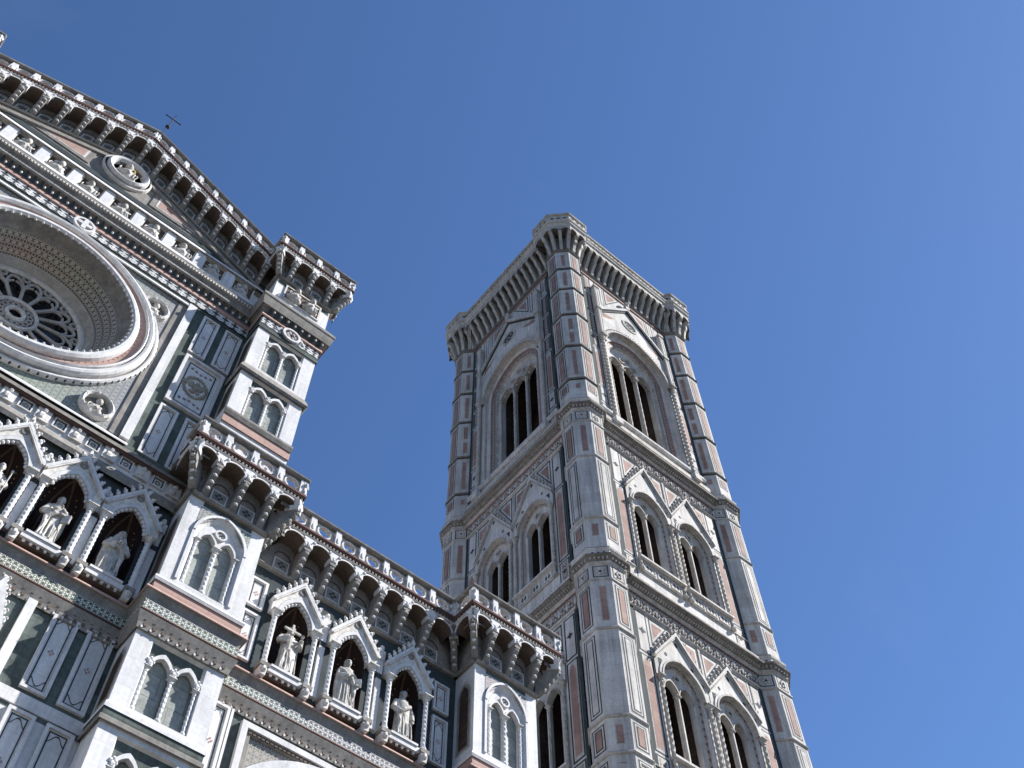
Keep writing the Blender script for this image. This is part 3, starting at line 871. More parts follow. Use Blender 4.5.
def hole_cell(mb, u0, u1, z0, z1, r, d0, d1, m, n=16):
    uc, zc = (u0+u1)/2, (z0+z1)/2; hw, hh = (u1-u0)/2, (z1-z0)/2
    sq, ci = [], []
    for k in range(n):
        a = 2*PI*(k+.5)/n; c_, s_ = cos(a), sin(a)
        q = min(hw/max(abs(c_), 1e-6), hh/max(abs(s_), 1e-6))
        sq.append((uc+q*c_, zc+q*s_)); ci.append((uc+r*c_, zc+r*s_))
    for d in (d0, d1):
        mb.strip(sq, d, ci, d, m, True)
        for k in range(n):
            a, b = sq[k], sq[(k+1) % n]
            if abs(a[0]-b[0]) > 1e-4 and abs(a[1]-b[1]) > 1e-4:
                cu = uc + hw*(1 if a[0]+b[0] > 2*uc else -1); cz = zc + hh*(1 if a[1]+b[1] > 2*zc else -1)
                mb.add([(a[0],d,a[1]), (cu,d,cz), (b[0],d,b[1])], [(0,1,2)], m)
    mb.strip(ci, d0, ci, d1, m, True)
def gallery(parent_name, L, lo, hi, nb, zs, D, origin, rz=0.0, slope=None, ends=(True, True), H=1.45, corbel_rows=None, z_base=None):
    """one straight run: L wall length, lo/hi start and end at the outer face, nb bays"""
    mb = MB(); mb.slope = slope
    Z = zs
    mb.run(0, L, [(0,Z),(.12,Z),(.17,Z+.08),(.12,Z+.16),(0,Z+.18)], 'grey_stone')
    p = (hi-lo)/nb
    ztop = Z+H+.38
    ops = []
    for k in range(nb):
        uc = lo+p*(k+.5); hw = p*.5-.12
        ar = arch(uc, Z+H-.12, hw, hw*.92, 12)
        ops.append((uc, hw, Z+H-.12, ar))
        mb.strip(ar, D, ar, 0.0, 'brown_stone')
        mb.band(arch(uc, Z+H-.12, hw+.06, hw*.92+.06, 12), ar, D, D+.03, 'white_marble')
        mb.band(arch(uc, Z+H-.5, hw*.8, hw*.7, 10), arch(uc, Z+H-.5, hw*.72, hw*.62, 10), 0, .03, 'red_stone')
        a, b = max(uc-hw*.72, .05), min(uc+hw*.72, L-.05)
        if b-a > .3:                                    # inlaid panel between the feet of the corbels
            mb.box(a, b, 0, .05, Z+.24, Z+.80, 'white_marble')
            mb.quad(a+.05, b-.05, Z+.29, Z+.75, .056, 'grey_stone')
            for c_ in range(4): mb.disc((a+b)/2+.1*cos(c_*PI/2), Z+.52+.1*sin(c_*PI/2), .065, .062, 'dark_green', 8)
        for s in (-1, 1): mb.ball(uc+s*(p*.5-.17)*.9, D+.03, Z+H+.23, .07, .05, .07, 'white_marble', 6, 4)
    for uc, hw, zb_, ar in ops:
        for (a, za), (b, zb2) in zip(ar, ar[1:]):
            mb.add([(a,D,za), (b,D,zb2), (b,D,ztop), (a,D,ztop)], [(0,1,2,3)], 'grey_stone')
    for k in range(nb+1):
        u = lo+p*k
        a, b = max(u-.12, lo), min(u+.12, hi)
        mb.quad(a, b, Z+H-.3, ztop, D, 'grey_stone')
    mb.quad(0, L, Z+.15, ztop, 0.004, 'grey_stone')
    top0 = ztop
    mb.run(lo, hi, [(0,top0),(D+.02,top0),(D+.06,top0+.03),(D+.02,top0+.08),(0,top0+.08)], 'white_marble')
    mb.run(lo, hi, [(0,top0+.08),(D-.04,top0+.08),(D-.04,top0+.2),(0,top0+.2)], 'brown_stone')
    nd = int((hi-lo)/.14)
    for k in range(nd):
        u = lo+(hi-lo)*(k+.5)/nd
        mb.box(u-.035, u+.035, D-.05, D+.03, top0+.09, top0+.19, 'grey_stone')
    mb.run(lo-.05 if ends[0] else lo, hi+.05 if ends[1] else hi, [(0,top0+.2),(D+.04,top0+.2),(D+.08,top0+.28),(D+.07,top0+.38),(D+.02,top0+.44),(0,top0+.44)], 'red_stone')
    zf = top0-.06
    if lo > .05: mb.box(-.02, lo, 0, D-.002, zf, top0+.43, 'brown_stone')
    if hi < L-.05: mb.box(hi, L+.02, 0, D-.002, zf, top0+.43, 'brown_stone')
    gal = mb.build('gallery', church, origin, rz, local=True)
    # balustrade
    mb = MB(); mb.slope = slope
    b0 = top0+.44; b1 = b0+.74
    for k in range(nb):
        u0 = lo+p*k; uc = u0+p*.5
        r = min(.27, p*.5-.17)
        hole_cell(mb, u0+.10, u0+p-.10, b0, b1, r, D-.24, D-.12, 'carved_white')
        mb.ring(uc, (b0+b1)/2, r-.015, r+.045, D-.13, D-.06, 'white_marble', 16)
        for c_ in range(4):                             # quatrefoil cusps
            mb.ball(uc+r*.9*cos(PI/4+c_*PI/2), D-.17, (b0+b1)/2+r*.9*sin(PI/4+c_*PI/2), r*.34, .05, r*.34, 'white_marble', 6, 4)
        if k % 2 == 0: mb.ball(uc, D-.17, (b0+b1)/2, r*.25, .05, r*.25, 'white_marble', 6, 4)
    for k in range(nb+1):
        u = lo+p*k
        a, b = max(u-.115, lo-.02), min(u+.115, hi+.02)
        mb.box(a, b, D-.24, D+.03, b0, b1, 'white_marble'); m_ = (a+b)/2
        mb.ball(m_, D+.03, b0+.22, .07, .04, .17, 'white_marble', 6, 4)
        for q in (-1, 1): mb.ball(m_+q*.11, D-.03, b0+.5, .06, .06, .12, 'white_marble', 6, 4); mb.ball(m_+q*.10, D-.05, b0+.14, .05, .05, .09, 'white_marble', 5, 4)
    mb.run(lo-.06 if ends[0] else lo, hi+.06 if ends[1] else hi, [(D-.2,b1),(D+.05,b1),(D+.09,b1+.06),(D+.10,b1+.12),(D+.06,b1+.17),(D-.2,b1+.18)], 'grey_stone')
    mb.build('balustrade', gal, origin, local=True)
    # corbels
    key = (round(D, 2), round(H, 2))
    if key not in CM:
        CM[key] = corbel_mesh(D, H)
    return gal, [lo+p*k for k in range(nb+1)]
def corbels(gal, D, H, places):
    """places: world (x, y, z, rz, scale out)"""
    first = None
    key = (round(D, 2), round(H, 2))
    for x, y, z, rz, sc in places:
        if key not in CO:
            o = CM[key].build('corbel', gal, (0, 0, 0)); CO[key] = o
        else:
            o = CO[key].copy(); COL.objects.link(o); o.parent = gal
        v = Vector((x, y, z)) - ORG[gal.name]
        if gal.rotation_euler.z: v.rotate(Matrix.Rotation(-gal.rotation_euler.z, 3, 'Z'))
        o.location = v; o.rotation_euler.z = rz - gal.rotation_euler.z
        o.scale = (random.uniform(.93, 1.07), sc*random.uniform(.97, 1.02), random.uniform(.985, 1.015))
CO = {}
GZ, GD, GH = 29.40, .70, 1.42
def front_gallery(u0, u1, zs, D, H, nb, side_len, left_side=True):
    """gallery round a pier: front run plus the run on the left flank"""
    L = u1-u0
    gal, us = gallery('pier', L, -D, L+D, nb, zs, D, (u0, PF, 0), H=H)
    pl = [(u0+u, PF, zs+.16, 0, 1) for u in us[1:-1] if 0.05 < u < L-.05]
    pl += [(u0, PF, zs+.16, -PI/4, 1.32), (u1, PF, zs+.16, PI/4, 1.32)]
    corbels(gal, D, H, pl)
    g2, us2 = gallery('pier', side_len, D if side_len > 1 else .3, side_len+D, 1, zs, D, (u0, PF+side_len, 0), -PI/2, H=H, ends=(False, True))
    mb = MB()                                           # right flank, turned away from the view
    g3, us3 = gallery('pier', side_len, -D, side_len-.1, 1, zs, D, (u1, PF, 0), PI/2, H=H, ends=(True, False))
front_gallery(ML, MR, GZ, GD, GH, 4, 1.1)
front_gallery(PL, PRX, GZ, GD, GH, 4, 1.1)
gal, us = gallery('aisle', PL-MR, GD, PL-MR-GD, 7, GZ, GD, (MR, W0, 0), H=GH, ends=(False, False))
corbels(gal, GD, GH, [(MR+u, W0, GZ+.16, 0, 1) for u in us[1:-1]] + [(MR+.05, W0, GZ+.16, PI/4, 1.2), (PL-.05, W0, GZ+.16, -PI/4, 1.2)])
UZ, UD, UH = 45.9, .58, 1.4
front_gallery(ML, MR, UZ, UD, UH, 4, 1.1)
front_gallery(CL-2.82, CL, UZ, UD, UH, 4, 1.1)
# gable runs
GS = .447
for s in (-1, 1):
    L = 7.8
    org = (XC, W0, 0) if s > 0 else (CL, W0, 0)
    zs0 = 49.20
    sl_ = (0, -GS) if s > 0 else (L, GS)
    if s > 0: lo, hi = 0.0, L-UD
    else: lo, hi = UD, L
    gal, us = gallery('gable', L, lo, hi, 8, zs0, .74, org, slope=sl_, H=1.4, ends=(False, False))
    pl = []
    for k, u in enumerate(us):
        if s < 0 and k == len(us)-1: continue
        z = zs0 + sl_[1]*(u-sl_[0])
        pl.append((org[0]+u, W0, z+.16, 0, 1))
    corbels(gal, .74, 1.4, pl)

# -- rose window
mb = MB()
def revolve(mb, prof, m, n=72):
    q = []
    for r, d in prof:
        q += [(XC+r*cos(2*PI*k/n), d, RZ+r*sin(2*PI*k/n)) for k in range(n)]
    mb.add(q, [(i*n+k, i*n+(k+1) % n, (i+1)*n+(k+1) % n, (i+1)*n+k) for i in range(len(prof)-1) for k in range(n)], m)
revolve(mb, [(4.82,0),(4.82,.14),(4.78,.20),(4.70,.20),(4.66,.14)], 'white_marble')
revolve(mb, [(4.66,.14),(4.60,.14)], 'grey_stone')
revolve(mb, [(4.60,.14),(4.59,.28),(4.54,.36),(4.46,.40),(4.38,.38),(4.34,.30)], 'white_marble')
revolve(mb, [(4.34,.30),(4.31,.26)], 'grey_stone')
revolve(mb, [(4.31,.26),(4.30,.38),(4.26,.42),(4.22,.38),(4.21,.30)], 'white_marble')
revolve(mb, [(4.22,.30),(3.92,.24)], 'pink_marble')
revolve(mb, [(3.92,.24),(3.90,.40),(3.80,.48),(3.68,.48),(3.60,.38)], 'white_marble')
revolve(mb, [(3.60,.38),(3.50,.2),(3.42,-.02)], 'grey_stone')
revolve(mb, [(3.42,-.02),(3.36,-.06),(3.30,-.16)], 'grey_stone')
revolve(mb, [(3.30,-.16),(2.84,-1.04)], 'mosaic_ring')
revolve(mb, [(2.84,-1.04),(2.78,-1.08),(2.74,-1.16),(2.58,-1.4),(2.52,-1.6)], 'grey_light')
for k in range(76):
    a = 2*PI*k/76
    mb.ball(XC+3.58*cos(a), .40, RZ+3.58*sin(a), .062, .07, .062, 'white_marble', 6, 4)
for k in range(96):
    a = 2*PI*k/96
    mb.ball(XC+4.80*cos(a), .10, RZ+4.80*sin(a), .055, .08, .055, 'dark_green', 5, 4)
    mb.ball(XC+3.99*cos(a+.03), .25, RZ+3.99*sin(a+.03), .03, .03, .03, 'dark_green', 4, 3)
rose = mb.build('rose_window', church, (XC, W0, RZ))
mb = MB()
dT = -1.45
def pt(r, a): return (XC+r*cos(a), dT, RZ+r*sin(a))
def circ(r0, t, n=40): mb.tube([pt(r0, 2*PI*k/n) for k in range(n+1)], t, 'carved_white', 6)
circ(.32, .09, 20); circ(.80, .085); circ(2.5, .13)
NP = 16
for k in range(NP):
    a = 2*PI*(k+.5)/NP
    mb.tube([pt(.78, a), pt(1.62, a)], .075, 'grey_light', 6)
    mb.ball(*pt(1.62, a), .09, .09, .09, 'grey_light', 6, 4)
    a0, a1 = a, a+2*PI/NP; am_ = (a0+a1)/2
    P = []
    for j in range(13):
        t = j/12
        P.append(pt(1.62+.62*sin(PI*t)**.7, a0+(a1-a0)*(t-.0)))
    mb.tube(P, .065, 'grey_light', 6)
    mb.tube([pt(1.62, a0), pt(1.86, a0+.08), pt(1.95, am_-.02)], .05, 'grey_light', 5)
    mb.tube([pt(1.62, a1), pt(1.86, a1-.08), pt(1.95, am_+.02)], .05, 'grey_light', 5)
    c_ = pt(.55, a+.13)
    mb.tube([(c_[0]+.10*cos(2*PI*j/10), dT, c_[2]+.10*sin(2*PI*j/10)) for j in range(11)], .045, 'grey_light', 5)
    c_ = pt(2.28, a)
    mb.tube([(c_[0]+.14*cos(2*PI*j/10), dT, c_[2]+.14*sin(2*PI*j/10)) for j in range(11)], .06, 'grey_light', 5)
mb.build('tracery', rose, (XC, W0, RZ))
mb = MB(); mb.disc(XC, RZ, 2.62, -1.68, 'glass_dark', 40); mb.build('glass', rose, (XC, W0, RZ))

# -- carved busts, tondo, medallions
def blob(parts, vox, name, mats, flat=None):
    """join ellipsoids and tubes into ONE continuous skin"""
    mb = MB()
    for q in parts: q(mb)
    me = bpy.data.meshes.new(name)
    me.from_pydata([(p[0], -p[1], p[2]) for p in mb.v], [], mb.f)
    bm = bmesh.new(); bm.from_mesh(me); bmesh.ops.remove_doubles(bm, verts=bm.verts, dist=1e-5); bmesh.ops.recalc_face_normals(bm, faces=bm.faces); bm.to_mesh(me); bm.free()
    o = bpy.data.objects.new('tmp', me); COL.objects.link(o)
    r = o.modifiers.new('r', 'REMESH'); r.mode = 'VOXEL'; r.voxel_size = vox
    sm = o.modifiers.new('s', 'SMOOTH'); sm.iterations = 1; sm.factor = .5
    dg = bpy.context.evaluated_depsgraph_get()
    out = bpy.data.meshes.new_from_object(o.evaluated_get(dg))
    bpy.data.objects.remove(o); bpy.data.meshes.remove(me)
    out.name = name
    out.materials.clear(); out.materials.append(MATS[mats])
    out.polygons.foreach_set('use_smooth', [True]*len(out.polygons))
    return out
def bust_mesh(seed, lean=0.0):
    rnd = random.Random(seed)
    def f(mb):
        m = 'statue_marble'
        mb.ball(0, .02, .02, .40, .24, .26, m, 14, 8)
        mb.ball(.0, .10, .20, .26, .18, .22, m, 12, 8)
        mb.tube([(0, .1, .25), (lean*.5, .13, .5)], [.12, .09], m, 8)
        mb.ball(lean, .18, .60, .135, .15, .18, m, 12, 8)
        mb.ball(lean, .32, .58, .03, .05, .05, m, 6, 4)
        mb.ball(lean, .12, .68, .165, .16, .14, m, 10, 6)
        if seed % 2: mb.ball(lean, .27, .48, .09, .09, .11, m, 8, 6)
        for k in range(7):
            a = rnd.uniform(-.35, .35)
            mb.tube([(a, .2, .3), (a*.7+rnd.uniform(-.15, .15), .26, .1), (a*.9, .2, -.12)], .035, m, 5)
        mb.tube([(-.36, .02, .12), (-.25, .24, -.05), (.02, .3, .1)], [.09, .08, .06], m, 7)
    return blob([f], .028, 'bust', 'statue_marble')
BUST = [bust_mesh(i, l) for i, l in ((1, .05), (2, -.06), (3, 0.02))]
k = 0
for i in range(-5, 6):
    u = XC + 1.5*i
    mb = MB()
    if i < 5:
        a, b = u+.21, u+1.29
        if a < CL or b > ML: continue
        DZ = -.36
        mb.box(u-.21, a, 0, .20, 44.55+DZ, 46.0+DZ, 'white_marble'); mb.box(a, b, 0, .20, 45.9+DZ, 46.0+DZ, 'white_marble'); mb.box(a, b, 0, .20, 44.5+DZ, 44.62+DZ, 'white_marble')
        mb.rect_frame(a, b, 44.62+DZ, 45.9+DZ, .07, 0, .14, 'carved_white')
        mb.quad(a+.07, b-.07, 44.69+DZ, 45.83+DZ, .006, 'brown_stone')
        for q in range(5): mb.ball(a+.2+.17*q, .03, 44.85+DZ+.75*(q % 2), .13, .06, .16, 'carved_white', 6, 4)
        fr = mb.build('relief_panel', church, (u, W0, 44.6))
        o = link('bust', BUST[k % 3], fr, (u+.75, W0+.06, 44.86+DZ)); o.scale = (1.15, 1.0, 1.1)
        k += 1
for uc in ((ML+MR)/2, CL-1.41):
    mb = MB(); mb.box(uc-.85, uc-.8, D1, D1+.02, 44.6, 45.6, 'carved_white')
    for s in (-1, 1):
        o = link('bust', BUST[(k+s) % 3], church, (uc+s*.42, PF, 44.85)); o.scale = (1.0, 1.0, 1.12)
# tondo
TZ = 47.95
mb = MB()
def revolve_at(mb, uc, zc, prof, m, n=32):
    q = []
    for r, d in prof: q += [(uc+r*cos(2*PI*k/n), d, zc+r*sin(2*PI*k/n)) for k in range(n)]
    mb.add(q, [(i*n+k, i*n+(k+1) % n, (i+1)*n+(k+1) % n, (i+1)*n+k) for i in range(len(prof)-1) for k in range(n)], m)
revolve_at(mb, XC, TZ, [(1.18,0),(1.18,.14),(1.10,.16)], 'carved_white')
revolve_at(mb, XC, TZ, [(1.10,.06),(1.0,.08)], 'dark_green')
revolve_at(mb, XC, TZ, [(1.0,.06),(1.0,.26),(.92,.34),(.82,.30),(.76,.16),(.72,.0)], 'white_marble')
mb.disc(XC, TZ, .74, .0, 'tondo_field', 24)
ton = mb.build('tondo', church, (XC, W0, TZ))
o = link('bust', BUST[1], ton, (XC, W0, TZ-.38)); o.scale = (1.25, 1.3, 1.2)
mb = MB(); mb.ring(XC, TZ+.32, .2, .27, .16, .2, 'gold', 16); mb.build('halo', ton, (XC, W0, TZ))
# medallions in the corners of the rose square, rosettes of the friezes
for sx in (-1, 1):
    for z, big in ((39.35, 1), (31.95+.0, 1)):
        u = XC + sx*3.95
        mb = MB()
        zz = 39.45 if z > 36 else 32.15
        revolve_at(mb, u, zz, [(.62,0),(.62,.2),(.54,.26),(.48,.2),(.46,.04)], 'carved_white', 24)
        mb.disc(u, zz, .47, .03, 'grey_stone', 20)
        for j in range(7):
            a = j*.9
            mb.ball(u+.55*cos(a), .2, zz+.55*sin(a), .08, .07, .09, 'carved_white', 6, 4)
        md = mb.build('medallion', church, (u, W0, zz))
        o = link('bust', BUST[0], md, (u, W0, zz-.3)); o.scale = (.85, .8, .85)
def rosette(u, oy, z, r):
    mb = MB()
    mb.ring(u, z, r*.75, r, 0, .16, 'white_marble', 16)
    mb.disc(u, z, r*.76, .06, 'pink_marble', 16)
    for j in range(6): mb.ball(u+r*.42*cos(j*PI/3), .08, z+r*.42*sin(j*PI/3), r*.2, .08, r*.2, 'white_marble', 6, 4)
    mb.ball(u, .1, z, r*.18, .08, r*.18, 'red_stone', 6, 4)
    for s in (-1, 1):
        for j in range(3): mb.ball(u+s*(r+.06+.07*j), .06, z+.12-.1*j, .09, .06, .09, 'white_marble', 6, 4)
    mb.build('rosette', church, (u, oy, z))
rosette((ML+MR)/2, PF, 41.86, .44); rosette(CL-1.41, PF, 41.86, .44)
mb = MB(); u = XC
mb.ring(u, 41.86, .36, .46, 0, .2, 'white_marble', 16); mb.box(u-.09, u+.09, .06, .22, 41.5, 42.22, 'white_marble'); mb.box(u-.3, u+.3, .06, .215, 41.78, 41.96, 'white_marble')
mb.build('rosette', church, (u, W0, 41.86))
# pinnacle of the central doorway that rises into the frame
for s in (1, -1):
    mb = MB(); u = XC + s*4.15; 
    mb.box(u-.42, u+.42, 0.1, .85, 8, 21.2, 'white_marble')
    mb.box(u-.5, u+.5, .1, .95, 21.0, 21.25, 'carved_white')
    mb.prism([(u-.5, 21.25), (u+.5, 21.25), (u, 22.85)], .1, .9, 'white_marble', back=True)
    mb.prism([(u-.26, 21.5), (u+.26, 21.5), (u, 22.3)], .9, .92, 'carved_scroll')
    for q in (-1, 1): crockets(mb, (u+q*.5, 21.3), (u, 22.8), 6, .1, .82, 'carved_white')
    mb.ball(u, .5, 22.95, .12, .12, .16, 'carved_white', 7, 5); mb.ball(u, .5, 23.12, .07, .07, .1, 'carved_white', 6, 4)
    mb.build('pinnacle', church, (u, W0, 8))
# nave and aisle bodies behind the front
mb = MB()
mb.box(CL-.6, ML+.6, -60, -2.6, -1.6, 43, 'white_marble')
mb.add([(CL-.6,-2.6,43), (ML+.6,-2.6,43), (XC,-2.6,46.5), (CL-.6,-60,43), (ML+.6,-60,43), (XC,-60,46.5)], [(0,1,2), (3,4,5), (0,2,5,3), (1,2,5,4)], 'roof_tile')
mb.box(ML+.6, PRX-.7, -60, -2.6, -1.6, 29.5, 'white_marble')
mb.add([(CL-2,-.45,45.9), (MR-.4,-.45,45.9), (MR-.4,-2.6,45.9), (CL-2,-2.6,45.9)], [(0,1,2,3)], 'grey_stone')
mb.add([(ML,-.45,31.5), (PRX,-.45,31.5), (PRX,-2.6,31.5), (ML,-2.6,31.5)], [(0,1,2,3)], 'grey_stone')
mb.add([(ML+.6,-2.55,-1.6), (PRX,-2.55,-1.6), (PRX,-2.55,31.4), (ML+.6,-2.55,31.4)], [(0,1,2,3)], 'white_marble')
cpart(mb, 'nave')
# iron cross on the gable ridge
cx = thing('cross', 'small dark iron cross on a thin rod rising from the top of the cathedral gable', 'cross', (XC, W0+.3, 50.6))
mb = MB(); mb.tube([(XC,0,50.6), (XC,0,55.9)], .022, 'iron', 6); mb.build('rod', cx, (XC, W0+.3, 50.6))
mb = MB(); mb.ball(XC, 0, 55.75, .12, .12, .12, 'iron', 10, 8); mb.build('orb', cx, (XC, W0+.3, 50.6))
mb = MB()
mb.tube([(XC,0,55.9), (XC,0,57.5)], .03, 'iron', 6); mb.tube([(XC-.4,0,56.95), (XC+.4,0,56.95)], .03, 'iron', 6)
for p in ((XC,57.5), (XC-.4,56.95), (XC+.4,56.95)): mb.ball(p[0], 0, p[1], .05, .05, .05, 'iron', 6, 4)
mb.build('crossbar', cx, (XC, W0+.3, 50.6))

# ------------------------------------------------------------------ statues in the niches
def statue_mesh(seed, pose):
    rnd = random.Random(seed)
    ph = [rnd.uniform(0, 6.28) for _ in range(8)]
    m = 'statue_marble'
    def body(mb):
        n = 40; q = []; lv = []
        prof = [(0,.33,.27), (.15,.315,.26), (.45,.29,.235), (.8,.275,.22), (1.05,.27,.21), (1.2,.25,.19), (1.35,.28,.20), (1.52,.31,.20), (1.64,.29,.18), (1.72,.2,.14), (1.78,.1,.1)]
        sw = pose.get('sway', .05)
        Z = [i*1.78/26 for i in range(27)]
        for z in Z:
            for (z0, a0, b0), (z1, a1, b1) in zip(prof, prof[1:]):
                if z0-1e-6 <= z <= z1+1e-6:
                    t = (z-z0)/(z1-z0); rx = a0+(a1-a0)*t; ry = b0+(b1-b0)*t; break
            fo = max(0, 1-z/1.45)
            cxs = sw*sin(z*2.0)
            for k in range(n):
                a = 2*PI*k/n
                amp = (.12*fo*sin(7*a+ph[0]+z*.8) + .07*fo*sin(11*a+ph[1]-z*1.4) + .03*sin(5*a+ph[2]+z*3.2)*(.4+.6*fo) + .028*sin(3*a+6*z+ph[3]))
                # sling of the mantle across the front
                q.append((cxs+rx*(1+amp)*cos(a), ry*(1+amp)*sin(a), z))
        L = len(Z)
        mb.add(q, [(i*n+k, i*n+(k+1) % n, (i+1)*n+(k+1) % n, (i+1)*n+k) for i in range(L-1) for k in range(n)] + [tuple(range(n)), tuple(range((L-1)*n, L*n))], m)
        cs = sw*sin(3.4)
        tl = pose.get('turn', 0)
        hx = cs + tl*.06
        mb.tube([(cs, 0, 1.66), (hx, .03, 1.88)], [.1, .075], m, 10)
        mb.ball(hx, .05, 1.99, .105, .125, .155, m, 14, 10)
        mb.ball(hx+tl*.07, .175, 1.975, .022, .035, .045, m, 6, 5)          # nose
        mb.ball(hx+tl*.05, .145, 2.03, .07, .035, .02, m, 8, 5)            # brow
        for s in (-1, 1): mb.ball(hx+s*.105, .03, 1.985, .02, .03, .04, m, 6, 4)
        if pose.get('beard'): mb.ball(hx+tl*.04, .13, 1.88, .075, .07, .11, m, 9, 6); mb.ball(hx+tl*.04, .12, 1.80, .05, .05, .08, m, 8, 5)
        if pose.get('veil'):
            mb.ball(hx, -.01, 2.01, .15, .15, .18, m, 12, 8); mb.tube([(hx-.12, -.03, 1.98), (hx-.2, -.02, 1.7), (hx-.26, 0, 1.5)], [.06, .08, .07], m, 7); mb.tube([(hx+.12, -.03, 1.98), (hx+.2, -.02, 1.7), (hx+.26, 0, 1.5)], [.06, .08, .07], m, 7)
        else:
            mb.ball(hx, -.02, 2.06, .13, .13, .12, m, 12, 8); mb.ball(hx, -.07, 1.95, .12, .09, .15, m, 10, 6)
        # mantle over one shoulder and folds
        s = pose.get('mantle', 1)
        mb.tube([(s*.28, .02, 1.62), (s*.20, .19, 1.42), (-s*.08, .26, 1.15), (-s*.27, .18, .9)], [.075, .07, .075, .08], m, 9)
        mb.tube([(-s*.27, .2, .95), (-s*.22, .27, .6), (-s*.24, .24, .2)], [.06, .07, .04], m, 8)
        mb.tube([(s*.26, -.02, 1.6), (s*.31, .0, 1.2), (s*.33, .02, .7), (s*.31, .0, .25)], [.09, .10, .09, .05], m, 9)
        for k in range(6):
            x = -.22+.088*k+.02*sin(seed*3+k*2.3)
            mb.tube([(x*1.0, .19, 1.0-.05*k*s), (x*1.15, .265, .55), (x*1.3, .285, .04)], [.016, .026, .03], m, 6)
        for e, (el, wr) in enumerate(pose['arms']):
            sg = -1 if e == 0 else 1
            sh = (cs+sg*.25, .0, 1.60)
            mb.tube([sh, el, wr], [.105, .105, .07], m, 10)
            mb.tube([el, ((el[0]+wr[0])/2, (el[1]+wr[1])/2, (el[2]+wr[2])/2-.09), (wr[0]*.9, wr[1]-.04, wr[2]-.16)], [.07, .085, .05], m, 8)  # hanging sleeve
            d = Vector(wr)-Vector(el); d.normalize()
            hd = Vector(wr)+d*.07
            mb.ball(*hd, .045, .045, .05, m, 8, 6)
            sdv = Vector((0, 0, 1)).cross(d)
            sdv = sdv.normalized() if sdv.length > .05 else Vector((1, 0, 0))
            for f in range(4):
                b0 = hd + sdv*(.03*(f-1.5)*.75)
                l_ = (.075, .09, .085, .065)[f]
                mb.tube([tuple(b0), tuple(b0+d*l_*.7+Vector((0, .01, .01))), tuple(b0+d*l_+Vector((0, .03, -.01)))], [.017, .015, .012], m, 5)
            th = hd + sdv*.035*sg*-1
            mb.tube([tuple(th), tuple(th+sdv*.03*-sg+d*.03+Vector((0, .0, .03)))], [.018, .013], m, 5)
        # feet under the hem
        for s2 in (-1, 1): mb.ball(s2*.11, .27, .035, .055, .12, .045, m, 8, 5)
        mb.lathe(0, 0, [(.36, -.06), (.36, .02)], m, 14)
    return blob([body], .015, 'person', 'statue_marble')
POSES = [
    dict(seed=11, sway=.05, turn=.6, beard=True, mantle=1, arms=(((-.40,.10,1.30), (-.16,.32,1.42)), ((.40,.12,1.32), (.30,.34,1.50)))),
    dict(seed=12, sway=-.05, turn=-.4, beard=True, mantle=-1, arms=(((-.36,.08,1.24), (-.05,.30,1.22)), ((.42,.06,1.26), (.30,.26,1.02)))),
    dict(seed=13, sway=.03, turn=.2, beard=False, mantle=1, arms=(((-.38,.04,1.24), (-.22,.24,1.06)), ((.40,.04,1.25), (.36,.16,.92)))),
    dict(seed=14, sway=-.03, turn=.1, beard=False, mantle=-1, veil=True, arms=(((-.38,.08,1.25), (-.10,.31,1.30)), ((.38,.08,1.25), (.12,.32,1.22)))),
    dict(seed=15, sway=.06, turn=-.3, beard=True, mantle=1, arms=(((-.40,.06,1.22), (-.2,.30,1.20)), ((.36,.1,1.28), (.08,.32,1.38)))),
    dict(seed=16, sway=.02, turn=.3, beard=True, mantle=-1, arms=(((-.36,.1,1.28), (-.08,.32,1.36)), ((.38,.1,1.25), (.16,.30,1.16)))),
]
def statue(i, u, label, item=None, sc=1.0, h=1.0):
    p = POSES[i]
    me = statue_mesh(p['seed'], p)
    t = thing('statue', label, 'statue', (u, W0+.02, NZB+.15), 'statues standing in the niches')
    o = link('person', me, t, (u, W0+.02, NZB+.15)); o.scale = (sc*.98, sc*1.0, sc*h)
    o['label'] = 'carved figure in a long robe'
    if item:
        mb = MB()
        if item == 'book':
            mb.box(-.02, .02, -.11, .11, -.15, .15, 'statue_marble'); mb.box(-.035, -.02, -.125, .125, -.165, .165, 'carved_white'); mb.box(.02, .035, -.125, .125, -.165, .165, 'carved_white')
            b = mb.build('book', t, (u+.30*sc, W0-.26, NZB+.15+1.10*sc), .9, local=True)
        elif item == 'cross':
            mb.box(-.035, .035, -.03, .03, -.75, .35, 'statue_marble'); mb.box(-.30, .30, -.032, .032, .05, .12, 'statue_marble')
            b = mb.build('held_cross', t, (u-.10*sc, W0-.36, NZB+.15+1.55*sc), .0, local=True)
        elif item == 'staff':
            mb.tube([(0, 0, -1.0), (0, 0, .75)], .022, 'statue_marble', 7); mb.ball(0, 0, .78, .05, .05, .07, 'statue_marble', 7, 5)
            b = mb.build('staff', t, (u+.34*sc, W0-.22, NZB+.15+1.02*sc), .0, local=True)
statue(0, AISLE_N[0], 'marble statue holding a cross, aisle niche nearest the tall middle pier', 'cross')
statue(1, AISLE_N[1], 'bearded marble statue with a book, middle of the three aisle niches', 'book')
statue(2, AISLE_N[2], 'marble statue with hands held low, aisle niche closest to the bell tower')
statue(3, NICHES[0], 'veiled marble statue in full shade, niche below the rose window beside the pier')
statue(4, NICHES[1], 'sunlit marble statue with a book below the rose window, left of the shaded veiled one', 'book')
statue(5, NICHES[2], 'marble statue with a staff below the rose window, at the left picture edge', 'staff')

